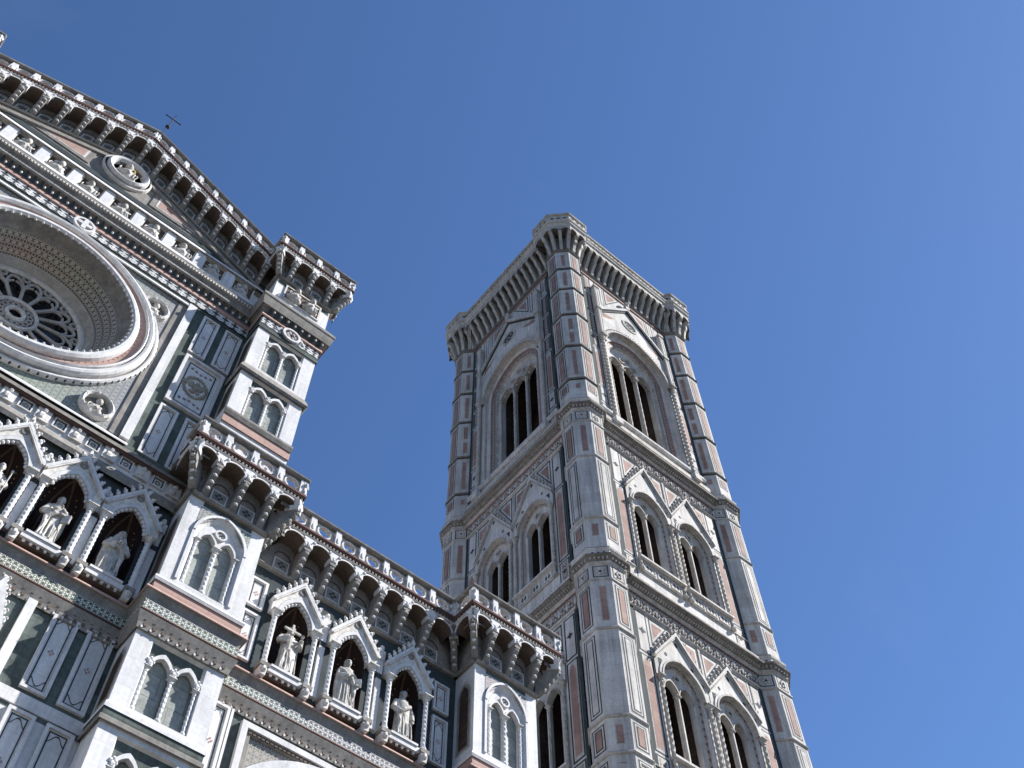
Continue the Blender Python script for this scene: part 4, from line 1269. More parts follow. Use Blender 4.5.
# ------------------------------------------------------------------ bell tower
TX, TY, TS = 26.595, 24.517, 14.45
TCX, TCY = TX+TS/2, TY+TS/2
tower = thing('bell_tower', 'tall square marble bell tower with corner buttresses and open windows, right of the cathedral', 'tower', (TCX, TCY, -1.6))
HW = 4.72                                           # half width of the wall between buttresses
WD = TS/2 - 0.60                                    # wall plane from the tower axis
OC = TS/2 - 1.25                                    # buttress axis
AP = 1.25
def tpart(mb, name, parent=None, org=None, rz=0.0, local=False):
    """u from the middle of the west face, d out of the wall plane, z world"""
    p = parent or tower
    o = org or (0.0, 0.0, 0.0)
    me_o = mb.build(name, None, (o[0], 0, o[2]), 0, local=local)
    # move into the tower's frame
    base = Vector((o[0], -WD - o[1], o[2]))
    me_o.location = base
    ORG[me_o.name] = base
    if parent is None:
        me_o.parent = tower
        me_o.location = base + Vector((0, 0, 1.6))
    else:
        me_o.parent = parent
        me_o.location = base - ORG[parent.name]
    return me_o
FACE_PARTS = []                                     # everything that is repeated on the north face
def fpart(*a, **k):
    o = tpart(*a, **k)
    if not k.get('parent'): FACE_PARTS.append(o)
    return o

# -- walls of the west face, storey by storey
def win_b(uc, zb, zs, rise, zg0, zg1):
    """two light window with its gable; returns the wall opening"""
    hw = 1.45
    o = outline(uc, hw, zb, zs, rise, 16)
    ihw, dd = 1.02, -.30
    i = outline(uc, ihw, zb+.05, zs+.05, rise-.42, 16)
    mb = MB()
    # splayed reveal in three steps with an inlaid strip
    def lerp(t): return [(a[0]+(b[0]-a[0])*t, a[1]+(b[1]-a[1])*t) for a, b in zip(o, i)]
    S = [(0, 0, 'tower_white'), (.22, -.04, None), (.30, -.14, None), (.66, -.18, None), (.74, -.26, None), (1, -.30, None)]
    mats = ['tower_white', 'tower_carved', 'tower_scroll', 'tower_carved', 'tower_white']
    for (t0, d0, _), (t1, d1, _), m in zip(S, S[1:], mats):
        mb.strip(lerp(t0), d0, lerp(t1), d1, m, True)
    # dark room behind
    b = outline(uc, ihw+.6, zb-.3, zs+.05, rise-.2, 12)
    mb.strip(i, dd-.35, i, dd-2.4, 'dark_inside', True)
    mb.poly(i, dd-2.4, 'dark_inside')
    win = fpart(mb, 'window', org=(uc, 0, zb))
    mb = MB()
    lz = zs-.15
    tracery(mb, uc, zb+.05, i[1:-1], [(uc-.50, .46, lz, .70), (uc+.50, .46, lz, .70)], dd, .30, 'tower_white')
    for s in (-1, 1):
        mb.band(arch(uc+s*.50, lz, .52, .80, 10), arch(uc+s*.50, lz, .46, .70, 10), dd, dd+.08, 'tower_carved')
    mb.ring(uc, zs+.93, .13, .22, dd, dd+.08, 'tower_carved', 14); mb.disc(uc, zs+.93, .13, dd+.01, 'dark_inside', 12)
    tpart(mb, 'tracery', win, (uc, 0, zb))
    mb = MB()
    L = lz-.3-zb
    mb.twist(0, 0, .15, L, .085, 'tower_carved', 6, 8, .08); mb.lathe(0, 0, [(.14,0),(.14,.06),(.09,.15)], 'tower_carved', 8); capital(mb, 0, 0, L, .085, .3, 'tower_carved')
    tpart(mb, 'mullion', win, (uc, dd-.10, zb+.05), local=True)
    mb = MB()                                        # pierced sill panel
    mb.box(uc-.9, uc+.9, dd-.05, dd+.1, zb+.05, zb+.12, 'tower_white')
    mb.box(uc-1.72, uc+1.72, 0, .34, zb-.14, zb, 'tower_white')
    mb.box(uc-1.6, uc+1.6, 0, .12, zb-1.0, zb-.14, 'tower_white')
    for k in range(3): 
        v = uc+(k-1)*1.0
        mb.rect_frame(v-.42, v+.42, zb-.92, zb-.24, .07, .12, .15, 'tower_carved')
        for q in (-1, 1): mb.diamond(v+q*.12, zb-.58, .1, .2, .126, 'tower_green')
    tpart(mb, 'sill', win, (uc, 0, zb))
    mb = MB()                                        # archivolt and gable
    ar = arch(uc, zs, hw, rise, 16); ao = arch(uc, zs, hw+.17, rise+.2, 16)
    mb.band(ao, ar, 0, .16, 'tower_white')
    mb.band(arch(uc, zs, hw+.02, rise+.02, 16), arch(uc, zs, hw-.07, rise-.08, 16), -.02, .20, 'tower_carved')
    G = [(uc-1.82, zg0), (uc, zg1), (uc+1.82, zg0)]
    tracery(mb, uc, zs, G, [(uc, hw+.16, zs, rise+.19)], .10, .10, 'tower_white')
    for s in (-1, 1):
        mb.prism([(uc+s*1.86, zg0+.05), (uc+s*1.86, zg0-.14), (uc, zg1-.20), (uc, zg1+.05)], 0, .26, 'tower_white')
        mb.prism([(uc+s*1.80, zg0-.13), (uc+s*1.80, zg0-.24), (uc, zg1-.32), (uc, zg1-.205)], 0, .20, 'tower_carved')
        crockets(mb, (uc+s*1.8, zg0+.05), (uc+s*.15, zg1), 6, .15, .16, 'tower_carved')
        mb.poly([(uc+s*1.55, zg0-.0), (uc+s*1.55, zg0-.55), (uc+s*1.25, zg0+.05)], .108, 'tower_green')
        mb.diamond(uc+s*.9, zg0+.62, .12, .16, .108, 'tower_green')
    mb.diamond(uc, zg1-.75, .14, .2, .108, 'tower_green')
    mb.ball(uc, .18, zg1+.14, .14, .12, .2, 'tower_carved', 6, 5)
    tpart(mb, 'gable', win, (uc, 0, zg0))
    for s in (-1, 1):
        mb = MB()
        L = zs-.15-(zb-1.0)
        mb.twist(0, 0, .2, L-.3, .10, 'tower_carved', 14, 8, .12); mb.lathe(0, 0, [(.17,0),(.17,.1),(.11,.2)], 'tower_carved', 8); capital(mb, 0, 0, L-.3, .10, .38, 'tower_carved')
        tpart(mb, 'column', win, (uc+s*1.62, .14, zb-1.0), local=True)
    return (uc, hw, zb, arch(uc, zs, hw, rise, 16))

def nest(mb, u0, u1, z0, z1, d, cols, ins):
    for c, t in zip(cols, ins):
        mb.quad(u0+t, u1-t, z0+t, z1-t, d, c); d += .006
def arch_panel(mb, u0, u1, z0, z1, tip, d, cols, ins):
    uc = (u0+u1)/2
    for c, t in zip(cols, ins):
        h = (u1-u0)/2-t
        P = [(uc-h, z0+t)] + arch(uc, z1, h, h+tip-t*.6, 8) + [(uc+h, z0+t)]
        mb.poly(P, d, c); d += .006
def flower(mb, u, z, a, d):
    mb.diamond(u, z, a*.55, a, d, 'tower_green'); mb.diamond(u, z, a, a*.55, d+.003, 'tower_green')
def tri(mb, P, d, t=.16):
    c = (sum(p[0] for p in P)/3, sum(p[1] for p in P)/3)
    def sh(k): return [(c[0]+(a-c[0])*k, c[1]+(b-c[1])*k) for a, b in P]
    mb.poly(P, d, 'tower_green'); mb.poly(sh(.82), d+.005, 'tower_white'); mb.poly(sh(.56), d+.010, 'tower_pink')

def bifora_storey(name, z0, zfr, zb, zs, rise, zg0, zg1):
    """z0 floor, zfr underside of the frieze"""
    ops = [win_b(uc, zb, zs, rise, zg0, zg1) for uc in (-1.85, 1.85)]
    mb = MB()
    mb.region(-HW, HW, z0, zfr, 0, ops, 'tower_white')
    for s in (-1, 1):
        mb.box(-HW-.05 if s < 0 else HW-.17, -HW+.17 if s < 0 else HW+.05, 0, .02, z0, zfr, 'tower_green')
        def A(a, b): return (a, b) if s > 0 else (-b, -a)
        a, b = A(3.70, 4.52)
        nest(mb, a, b, z0+.35, zb-.25, .005, ['tower_green', 'tower_white', 'tower_scroll'], [0, .10, .2]); flower(mb, (a+b)/2, (z0+zb)/2+.05, .2, .03)
        nest(mb, a, b, zb-.12, zg0-.25, .005, ['tower_green', 'tower_white'], [0, .10])
        arch_panel(mb, a+.12, b-.12, zb+.12, zs+.15, .35, .018, ['tower_carved', 'tower_pink'], [0, .07])
        nest(mb, a, b, zg0-.1, zfr-.12, .005, ['tower_green', 'tower_white'], [0, .10]); flower(mb, (a+b)/2, (zg0+zfr)/2, .26, .02)
    for uc in (-1.85, 1.85):                         # pink triangles above the gables
        for s in (-1, 1):
            tri(mb, [(uc+s*.38, zfr-.15), (uc+s*1.70, zfr-.15), (uc+s*1.70, zg0+.75)], .006)
    mb.box(-.07, .07, 0, .05, zg0+.3, zfr-.1, 'tower_carved')
    n = 40                                           # little arcade of dark slots along the foot of the storey
    for k in range(n):
        u = -HW+.3+(2*HW-.6)*(k+.5)/n
        mb.quad(u-.055, u+.055, z0+.16, z0+.62, .012, 'tower_green') if abs(abs(u)-1.85) > 1.7 or True else None
    mb.run(-HW, HW, [(0,zb-.05-.95),(.05,zb-1.0),(.05,zb-.94),(0,zb-.92)], 'tower_carved')
    # frieze with rosettes
    fr1 = zfr+1.22
    mb.quad(-HW, HW, zfr, fr1+.5, 0.0, 'tower_white')
    mb.run(-HW, HW, [(0,zfr),(.10,zfr),(.13,zfr+.07),(.06,zfr+.13),(0,zfr+.13)], 'tower_white')
    mb.quad(-HW, HW, zfr+.16, fr1-.1, .008, 'tower_scroll')
    n = 15
    for k in range(n):
        u = -HW+2*HW*(k+.5)/n
        for j in range(5): mb.ball(u+.17*cos(j*1.257), .05, (zfr+fr1)/2+.2*sin(j*1.257), .085, .06, .1, 'tower_carved', 5, 4)
        mb.ball(u+HW/n, .05, (zfr+fr1)/2, .09, .06, .3, 'tower_white', 5, 4)
    mb.run(-HW, HW, [(0,fr1-.1),(.08,fr1-.1),(.08,fr1),(0,fr1)], 'tower_pink')
    fpart(mb, 'wall', org=(0, 0, z0))
bifora_storey('second', 29.9, 42.65, 33.6, 38.55, 1.78, 39.75, 42.3)
bifora_storey('third', 44.9, 57.40, 47.25, 52.55, 1.80, 53.85, 57.0)

# -- top storey with the three light window
Z4 = 60.1
def trifora():
    zb, zs, hw, rise = 61.9, 72.2, 3.30, 3.75
    o = outline(0, hw, zb, zs, rise, 24)
    ihw, dd = 2.15, -.80
    i = outline(0, ihw, zb+.1, zs+.1, rise-1.35, 24)
    mb = MB()
    def lerp(t): return [(a[0]+(b[0]-a[0])*t, a[1]+(b[1]-a[1])*t) for a, b in zip(o, i)]
    S = [(0, 0), (.14, -.04), (.20, -.22), (.46, -.30), (.50, -.44), (.80, -.50), (.86, -.68), (1, -.80)]
    mats = ['tower_white', 'tower_carved', 'tower_white', 'tower_pink', 'tower_scroll', 'tower_carved', 'tower_white']
    for (t0, d0), (t1, d1), m in zip(S, S[1:], mats): mb.strip(lerp(t0), d0, lerp(t1), d1, m, True)
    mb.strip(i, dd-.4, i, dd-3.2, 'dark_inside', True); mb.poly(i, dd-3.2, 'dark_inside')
    win = fpart(mb, 'window', org=(0, 0, zb))
    mb = MB()
    lz = zs-.2
    tracery(mb, 0, zb+.1, i[1:-1], [(-1.40, .67, lz, 1.0), (0, .67, lz, 1.0), (1.40, .67, lz, 1.0)], dd, .38, 'tower_white')
    for u in (-1.40, 0, 1.40):
        mb.band(arch(u, lz, .73, 1.09, 12), arch(u, lz, .67, 1.0, 12), dd, dd+.1, 'tower_carved')
        for s in (-1, 1): mb.ball(u+s*.34, dd-.1, lz+.52, .12, .1, .14, 'tower_carved', 6, 4)
    for u, z, r in ((-.68, zs+1.15, .28), (.68, zs+1.15, .28), (0, zs+1.75, .26)):
        mb.ring(u, z, r*.62, r, dd, dd+.1, 'tower_carved', 14); mb.disc(u, z, r*.62, dd+.01, 'dark_inside', 12)
    tpart(mb, 'tracery', win, (0, 0, zb))
    for u in (-.70, .70):
        mb = MB(); L = lz-.45-zb
        mb.twist(0, 0, .2, L, .115, 'tower_carved', 12, 8, .09); mb.lathe(0, 0, [(.2,0),(.2,.1),(.12,.22)], 'tower_carved', 8); capital(mb, 0, 0, L, .115, .45, 'tower_carved')
        tpart(mb, 'mullion', win, (u, dd-.12, zb+.1), local=True)
    for u in (-2.1, 2.1):
        mb = MB(); L = lz-.45-zb
        mb.twist(0, 0, .2, L, .09, 'tower_carved', 16, 7, .12); capital(mb, 0, 0, L, .09, .4, 'tower_carved')
        tpart(mb, 'jamb_column', win, (u, dd+.06, zb+.1), local=True)
    mb = MB()
    ar = arch(0, zs, hw, rise, 24); ao = arch(0, zs, hw+.28, rise+.32, 24)
    mb.band(ao, ar, 0, .22, 'tower_white')
    mb.band(arch(0, zs, hw+.03, rise+.03, 24), arch(0, zs, hw-.12, rise-.13, 24), -.02, .26, 'tower_carved')
    for k in range(46):
        a = arch(0, zs, hw+.16, rise+.18, 46)[k]
        mb.ball(a[0], .22, a[1], .07, .05, .07, 'tower_carved', 5, 4)
    zg0, zg1 = 77.0, 81.2
    G = [(-3.62, zg0), (0, zg1), (3.62, zg0)]
    tracery(mb, 0, zs, G, [(0, hw+.27, zs, rise+.31)], .14, .14, 'tower_white')
    for s in (-1, 1):
        mb.prism([(s*3.66, zg0+.06), (s*3.66, zg0-.26), (0, zg1-.30), (0, zg1+.06)], 0, .36, 'tower_white')
        mb.prism([(s*3.55, zg0-.20), (s*3.5, zg0-.40), (0, zg1-.52), (0, zg1-.31)], 0, .22, 'tower_green')
        P = [(s*.9, zg1-1.35), (s*2.9, zg0+.35), (s*3.2, zg0-.45), (s*1.5, zg0-.2)]
        P = [(s*2.95, zg0+.25), (s*3.2, zg0-.6), (s*2.3, zg0-.05), (s*1.6, zg0+.75)]
        mb.poly(P, .146, 'tower_pink')
    mb.ring(0, 78.35, .62, .80, .14, .2, 'tower_carved', 20); mb.ring(0, 78.35, .42, .55, .14, .17, 'tower_green', 20)
    for k in range(4): mb.disc(.22*cos(k*PI/2), 78.35+.22*sin(k*PI/2), .16, .15, 'tower_green', 10)
    mb.box(-.2, .2, .1, .4, zg1-.1, zg1+.5, 'tower_carved'); mb.ball(0, .3, zg1+.75, .25, .22, .4, 'tower_carved', 8, 6)
    tpart(mb, 'gable', win, (0, 0, zg0))
    for s in (-1, 1):
        mb = MB(); L = 11.6
        mb.twist(0, 0, .3, L-.5, .15, 'tower_carved', 22, 8, .12); mb.lathe(0, 0, [(.3,0),(.3,.15),(.22,.3),(.16,.4)], 'tower_carved', 8); capital(mb, 0, 0, L-.5, .15, .6, 'tower_carved')
        mb.box(-.3, .3, -.2, .3, -.6, 0, 'tower_white')
        mb.box(-.19, .19, -.2, .2, L+.1, L+8.2, 'tower_white'); mb.box(-.26, .26, -.2, .27, L+4.3, L+4.6, 'tower_carved'); mb.box(-.26, .26, -.2, .27, L+8.0, L+8.3, 'tower_carved')
        mb.rect_frame(-.13, .13, L+.4, L+4.1, .05, .2, .22, 'tower_carved'); mb.rect_frame(-.13, .13, L+4.9, L+7.7, .05, .2, .22, 'tower_carved')
        tpart(mb, 'column', win, (s*3.55, .18, 61.0), local=True)
    return (0, hw, zb, arch(0, zs, hw, rise, 24))
op = trifora()
mb = MB()
mb.region(-HW, HW, Z4, 83.3, 0, [op], 'tower_white')
for s in (-1, 1):
    mb.box(-HW-.05 if s < 0 else HW-.17, -HW+.17 if s < 0 else HW+.05, 0, .02, Z4, 83.2, 'tower_green')
    def A(a, b): return (a, b) if s > 0 else (-b, -a)
    a, b = A(3.80, 4.52)
    for z0, z1, kd in ((60.5, 62.5, 'f'), (62.7, 64.7, 'f'), (64.9, 70.2, 'a'), (70.4, 72.5, 's'), (72.7, 75.9, 's'), (76.1, 79.4, 's'), (79.7, 82.5, 'p')):
        nest(mb, a, b, z0, z1, .005, ['tower_green', 'tower_white'], [0, .11])
        if kd == 'f': flower(mb, (a+b)/2, (z0+z1)/2, .26, .02)
        if kd == 'a': arch_panel(mb, a+.12, b-.12, z0+.25, z1-.95, .4, .018, ['tower_carved', 'tower_pink'], [0, .06])
        if kd == 's': nest(mb, a+.12, b-.12, z0+.2, z1-.2, .018, ['tower_green', 'tower_scroll'], [0, .08])
        if kd == 'p': nest(mb, a+.14, b-.14, z0+.4, z1-.4, .018, ['tower_green', 'tower_white', 'tower_pink'], [0, .05, .12])
    # white and pink fields beside the big gable
    for (p0, p1) in ((3.0, 3.35), (2.45, 2.8)):
        a, b = A(p0, p1); zt = 82.4; zz = 78.4+(3.35-p1)*1.35
        mb.poly([(a, zt), (b, zt), (b, zz), (a, zz)], .006, 'tower_green'); mb.poly([(a+.07, zt-.07), (b-.07, zt-.07), (b-.07, zz+.1), (a+.07, zz+.1)], .012, 'tower_white')
    tri(mb, [(s*.5, 82.4), (s*2.3, 82.4), (s*2.3, 79.6)], .008)
mb.run(-HW, HW, [(0,82.55),(.08,82.55),(.08,82.75),(0,82.75)], 'tower_pink')
mb.run(-HW, HW, [(0,82.85),(.06,82.85),(.06,83.0),(0,83.0)], 'tower_green')
mb.run(-HW, HW, [(0,61.35),(.12,61.35),(.2,61.55),(.2,61.75),(0,61.85)], 'tower_white')
mb.run(-HW, HW, [(0,60.1),(.3,60.1),(.3,60.5),(.1,60.7),(0,60.7)], 'tower_carved')
fpart(mb, 'wall', org=(0, 0, Z4))

# -- cornices between the storeys, wall runs
def wall_cornice(z, big=1.0):
    mb = MB()
    z -= .12
    mb.run(-HW-.2, HW+.2, [(0,z),(.10,z+.02),(.14,z+.10),(.20,z+.16)], 'tower_carved', False)
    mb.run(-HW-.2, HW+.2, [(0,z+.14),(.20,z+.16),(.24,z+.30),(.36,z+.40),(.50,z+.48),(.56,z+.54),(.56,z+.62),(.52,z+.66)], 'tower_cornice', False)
    mb.run(-HW-.2, HW+.2, [(.52,z+.66),(.30,z+.74),(.30,z+.95),(.36,z+1.02),(.36,z+1.12),(0,z+1.25)], 'tower_white', False)
    n = 52
    for k in range(n):
        u = -HW+2*HW*(k+.5)/n
        mb.box(u-.045, u+.045, .22, .38, z+.28, z+.40, 'tower_carved')
    fpart(mb, 'cornice', org=(0, 0, z))
wall_cornice(28.9); wall_cornice(43.9); wall_cornice(58.75)

# -- crown of the tower: corbels, little arches, parapet
ZC0, ZC1, ZPT = 83.3, 86.5, 88.35
mb = MB()
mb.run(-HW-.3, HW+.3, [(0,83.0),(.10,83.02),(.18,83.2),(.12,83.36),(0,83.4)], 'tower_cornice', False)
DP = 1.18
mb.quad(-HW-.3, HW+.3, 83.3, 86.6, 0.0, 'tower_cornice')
NB = 14; p = 2*(HW+.1)/NB
ops = []
for k in range(NB):
    uc = -HW-.1+p*(k+.5); hw = p/2-.15
    ar = arch(uc, 85.85, hw, hw*1.3, 8); ops.append((uc, hw, 85.85, ar))
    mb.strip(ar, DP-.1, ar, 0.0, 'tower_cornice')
for uc, hw, zb_, ar in ops:
    for (a, za), (b, zb2) in zip(ar, ar[1:]):
        mb.add([(a,DP-.1,za), (b,DP-.1,zb2), (b,DP-.1,86.62), (a,DP-.1,86.62)], [(0,1,2,3)], 'tower_carved')
for k in range(NB+1):
    u = -HW-.1+p*k; mb.quad(u-.15, u+.15, 85.6, 86.62, DP-.1, 'tower_carved')
mb.run(-HW-.2, HW+.2, [(0,86.62),(DP-.06,86.62),(DP+.02,86.7),(DP+.02,86.84),(DP-.08,86.9)], 'tower_white', False)
mb.run(-HW-.2, HW+.2, [(DP-.08,86.9),(DP-.10,86.92),(DP-.10,87.1),(DP-.04,87.16)], 'tower_carved', False)
mb.run(-HW-.2, HW+.2, [(DP-.04,87.16),(DP+.06,87.24),(DP+.06,87.36),(DP-.06,87.42),(DP-.06,88.1)], 'tower_white', False)
for k in range(22):
    u = -HW+2*HW*(k+.5)/22
    mb.disc(u, 87.76, .15, DP-.05, 'tower_green', 8); mb.ring(u, 87.76, .15, .2, DP-.06, DP-.02, 'tower_carved', 10)
    mb.box(u+.19, u+.24, DP-.06, DP-.03, 87.44, 88.08, 'tower_carved')
mb.run(-HW-.2, HW+.2, [(DP-.06,88.08),(DP+.06,88.12),(DP+.08,88.3),(DP-.02,88.36),(DP-.5,88.38),(DP-.5,86.8)], 'tower_carved', False)
par = fpart(mb, 'parapet', org=(0, 0, ZC0))
def tower_corbel(D, H, w_):
    mb = MB()
    P = [(0,0),(.12,.0),(.18,.16),(.22,.5),(D*.42,H*.42),(D*.62,H*.55),(D*.68,H*.72),(D*.95,H*.84),(D,H*.90),(D,H),(0,H)]
    m = len(P); a = [(-w_, x, y) for x, y in P]; b = [(w_, x, y) for x, y in P]
    mb.add(a+b, [(i, (i+1) % m, m+(i+1) % m, m+i) for i in range(m)], 'tower_carved'); mb.add(a, [tuple(range(m))], 'tower_carved'); mb.add(b, [tuple(range(m))], 'tower_carved')
    return mb
c0 = None
TCO = tower_corbel(DP-.1, 2.5, .12)
for k in range(NB+1):
    u = -HW-.1+p*k
    if c0 is None:
        c0 = tpart(TCO, 'corbel', None, (u, 0, 83.36), local=True); FACE_PARTS.append(c0)
    else:
        c = c0.copy(); COL.objects.link(c); c.location = Vector((u, -WD, 83.36+1.6)); FACE_PARTS.append(c)

# -- octagonal corner buttress
TQ = tan(PI/8)
def octa(a, rot=0): return [(a*cos(PI/8+k*PI/4), a*sin(PI/8+k*PI/4)) for k in range(8)]
def oct_loft(mb, prof, m, cap=False):
    q = []
    for d, z in prof:
        R_ = (AP+d)/cos(PI/8)
        q += [(R_*cos(PI/8+k*PI/4), R_*sin(PI/8+k*PI/4), z) for k in range(8)]
    fs = [(i*8+k, i*8+(k+1) % 8, (i+1)*8+(k+1) % 8, (i+1)*8+k) for i in range(len(prof)-1) for k in range(8)]
    if cap: fs.append(tuple(range((len(prof)-1)*8, len(prof)*8)))
    mb.add(q, fs, m)
def facet(mb, ang, fn):
    """draw with u, z on the facet whose outward direction is ang (radians in u, d)"""
    t = MB(); fn(t)
    ca, sa = cos(ang), sin(ang)
    pts = [(ca*(AP+d) - sa*u*-1*-1, sa*(AP+d) + ca*u, z) for u, d, z in t.v]
    k = len(mb.v); mb.v += pts
    for f, mi in zip(t.f, t.m):
        mb.f.append([k+a for a in f]); mb.m.append(mb.mi(t.mats[mi]))
B4 = [60.9, 62.7, 67.2, 71.95, 76.2, 79.8, 83.1]
def buttress():
    mb = MB()
    oct_loft(mb, [(0,-1.6),(0,83.4)], 'tower_white')
    bands = [31.9, 33.9, 39.3, 47.8, 53.7] + B4[1:-1]
    for z in bands:
        oct_loft(mb, [(0,z-.09),(.06,z-.07),(.09,z),(.06,z+.07),(0,z+.1)], 'tower_cornice' if z > 60 else 'tower_carved')
        oct_loft(mb, [(.012,z-.24),(.012,z-.10)], 'tower_green') if z > 60 else None
    for z in (42.75, 57.5):
        oct_loft(mb, [(0,z-.05),(.06,z-.03),(.06,z+.05),(0,z+.07)], 'tower_carved')
    for z in (28.9, 43.85, 58.7):                    # storey cornices
        oct_loft(mb, [(0,z),(.05,z+.06),(.10,z+.14),(.11,z+.2)], 'tower_carved')
        oct_loft(mb, [(.11,z+.2),(.13,z+.34),(.22,z+.46),(.31,z+.52),(.33,z+.60),(.30,z+.64)], 'tower_cornice')
        oct_loft(mb, [(.30,z+.64),(.12,z+.72),(.12,z+1.02),(.18,z+1.1),(.2,z+1.2)], 'tower_white')
        oct_loft(mb, [(.2,z+1.2),(.19,z+1.26),(.03,z+1.44),(0,z+1.5)], 'tower_cornice')
        for j in range(8):
            def fd(t):
                for k in range(5): t.box(-.5+.22*k+.03, -.5+.22*k+.12, .12, .22, z+.30, z+.44, 'tower_carved')
                for k in range(3): t.disc(-.3+.3*k, z+.87, .07, .126, 'tower_green', 6)
            facet(mb, j*PI/4, fd)
    oct_loft(mb, [(0,82.95),(.08,83.0),(.14,83.15),(.08,83.35),(0,83.4)], 'tower_cornice')
    fw_ = 2*AP*TQ                                     # facet width
    for j in range(8):
        ang = j*PI/4
        card = (j % 2 == 0)
        def fn(t):
            h = fw_/2
            def slit(z0, z1, w_=.16, col='tower_pink'):
                t.quad(-w_-.05, w_+.05, z0-.05, z1+.05, .004, 'tower_carved'); t.quad(-w_, w_, z0, z1, .008, col)
            def big(z0, z1, col='tower_pink'):
                nest(t, -h+.09, h-.09, z0, z1, .005, ['tower_white', 'tower_green', 'tower_white', 'tower_green', col], [0, .05, .115, .20, .26])
            segs4 = list(zip(B4, B4[1:]))
            for k, (a, b) in enumerate(segs4):
                a += .2; b -= .36
                if card: big(a+.05, b)
                elif k == 2: slit(a+.3, a+1.7, .14); slit(a+2.2, b-.4, .14)
                else: slit(a+.35, b-.35, .13)
            for z0, z1, s in ((45.95, 47.6, 1), (53.9, 57.35, 1), (31.0, 31.75, 1), (32.05, 33.75, 1), (39.5, 42.6, 1)):
                if card: big(z0+.1, z1-.1)
                else: slit(z0+.35, z1-.35, .15)
            for z0, z1 in ((47.95, 53.5), (34.05, 39.15)):
                if card:
                    nest(t, -h+.09, h-.09, z0+.1, z1-.1, .005, ['tower_white', 'tower_green', 'tower_white', 'tower_green', 'tower_white'], [0, .05, .115, .20, .26])
                else:
                    t.quad(-.012, .012, z0+.1, z1-.1, .004, 'tower_carved')
            for z0, z1 in ((42.95, 43.8), (57.7, 58.65)):
                nest(t, -h+.12, h-.12, z0, z1, .005, ['tower_green', 'tower_carved'], [0, .06])
                for q in range(5): t.ball(.15*cos(q*1.257), .03, (z0+z1)/2+.17*sin(q*1.257), .09, .05, .1, 'tower_white', 5, 4)
                t.disc(0, (z0+z1)/2, .09, .02, 'tower_green', 8)
        facet(mb, ang, fn)
    # turret of the parapet
    a_ = AP
    oct_loft(mb, [(0,83.3),(0,85.9)], 'tower_cornice')
    q0 = [(.0,86.45),(.86,86.45),(.90,86.62),(.98,86.7),(.98,86.84),(.88,86.9)]
    oct_loft(mb, q0, 'tower_white')
    oct_loft(mb, [(.88,86.9),(.86,86.92),(.86,87.1),(.92,87.16)], 'tower_carved')
    oct_loft(mb, [(.92,87.16),(1.04,87.26),(1.04,87.4),(.90,87.46),(.90,88.5)], 'tower_white')
    oct_loft(mb, [(.90,88.5),(1.02,88.56),(1.06,88.74),(.94,88.82),(.5,88.84),(.4,87.2)], 'tower_carved', True)
    for j in range(8):
        ang = j*PI/4
        def fn2(t):
            h = (AP+.88)*TQ
            for k in range(2):
                uc = (k-.5)*h
                ar = arch(uc, 85.75, h/2-.13, .36, 8)
                t.strip(ar, .84, ar, 0, 'tower_cornice')
                for (a, za), (b, zb2) in zip(ar, ar[1:]): t.add([(a,.84,za), (b,.84,zb2), (b,.84,86.5), (a,.84,86.5)], [(0,1,2,3)], 'tower_carved')
            for k in (-1, 0, 1):
                u = k*h; a, b = max(u-.13, -h), min(u+.13, h)
                t.quad(a, b, 85.6, 86.5, .84, 'tower_carved')
            for k in range(3):
                u = (k-1)*h*.6
                t.disc(u, 88.0, .15, .91, 'tower_green', 8); t.ring(u, 88.0, .15, .2, .90, .94, 'tower_carved', 10)
        facet(mb, ang, fn2)
    return mb
bm0 = buttress()
def put_buttress(sx, sy, o=None):
    if o is None:
        o = bm0.build('buttress', None, (0, 0, 0), 0, local=True)
    else:
        o = o.copy(); COL.objects.link(o)
    o.parent = tower; o.location = (sx*OC, sy*OC, 1.6)
    return o
b0 = put_buttress(-1, -1)
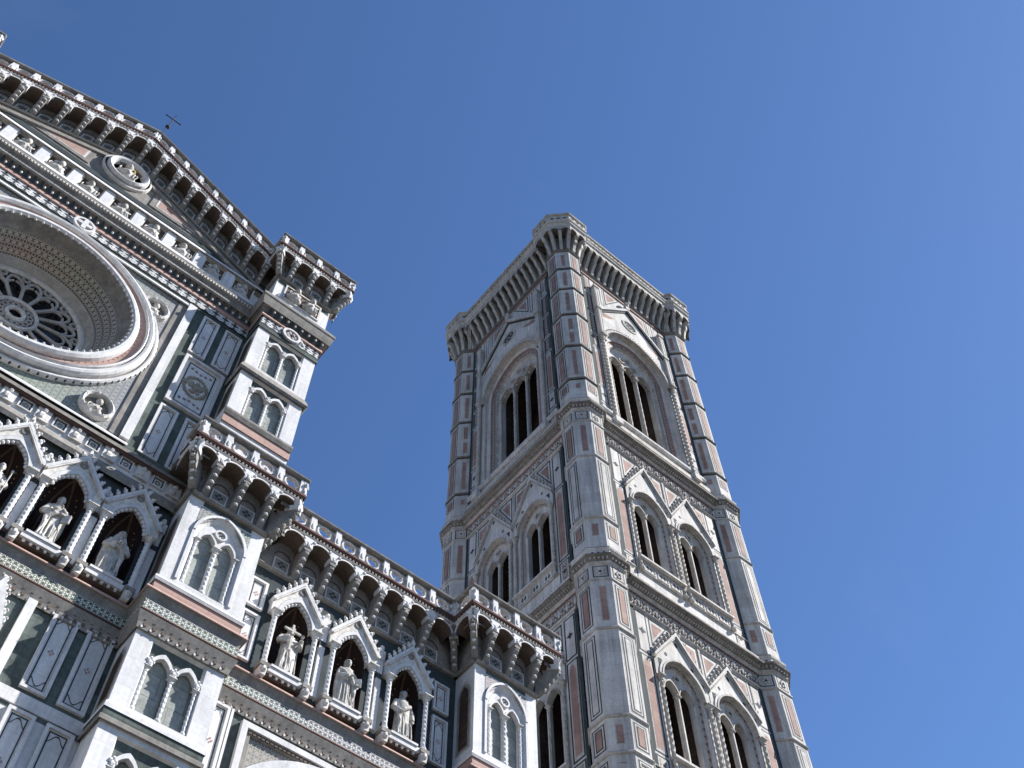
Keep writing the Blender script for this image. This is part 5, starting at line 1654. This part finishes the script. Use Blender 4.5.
bs = [b0, put_buttress(1, -1, b0), put_buttress(-1, 1, b0), put_buttress(1, 1, b0)]
OCB = tower_corbel(.84, 2.5, .13)
oc0 = None
for (sx, sy), angs in (((-1, -1), (-90, -135, 180)), ((1, -1), (-90, -135)), ((-1, 1), (180, -135, 135))):
    for a in angs:
        for off in (0, 22.5):
            if off == 22.5 and (sx, sy) == (-1, -1) and a == -90: off = 22.5
            an = rad(a+off)
            r_ = AP if off == 0 else AP/cos(PI/8)
            if oc0 is None:
                oc0 = OCB.build('corbel', None, (0, 0, 0), 0, local=True); o = oc0
            else:
                o = oc0.copy(); COL.objects.link(o)
            o.parent = tower
            o.location = (sx*OC + r_*cos(an), sy*OC + r_*sin(an), 83.36+1.6)
            o.rotation_euler.z = an + PI/2
# -- the north face repeats the west face
RN = Matrix.Rotation(-PI/2, 3, 'Z')
for o in list(FACE_PARTS):
    c = o.copy(); COL.objects.link(c)
    c.location = RN @ o.location; c.rotation_euler.z = o.rotation_euler.z - PI/2
    for ch in list(o.children):
        g_ = ch.copy(); COL.objects.link(g_); g_.parent = c
# core: plain lower wall, south and east faces, roof terrace
mb = MB()
A_ = WD
k = A_-.012
# west and north walls below the visible storeys
mb.quad(-HW-.3, HW+.3, -1.6, 29.95, 0, 'tower_white')
fw0 = fpart(mb, 'wall', org=(0, 0, -1.6))
c = fw0.copy(); COL.objects.link(c); c.location = RN @ fw0.location; c.rotation_euler.z = -PI/2
mb = MB()
mb.add([(A_,-A_,-1.6),(A_,A_,-1.6),(A_,A_,88),(A_,-A_,88)], [(0,1,2,3)], 'tower_white')
mb.add([(-A_,-A_,-1.6),(A_,-A_,-1.6),(A_,-A_,88),(-A_,-A_,88)], [(0,1,2,3)], 'tower_white')
mb.add([(-A_,-A_,86.7),(A_,-A_,86.7),(A_,A_,86.7),(-A_,A_,86.7)], [(0,1,2,3)], 'tower_cornice')
o = mb.build('wall', None, (0, 0, 0), 0, local=True); o.parent = tower; o.location = (0, 0, 1.6)
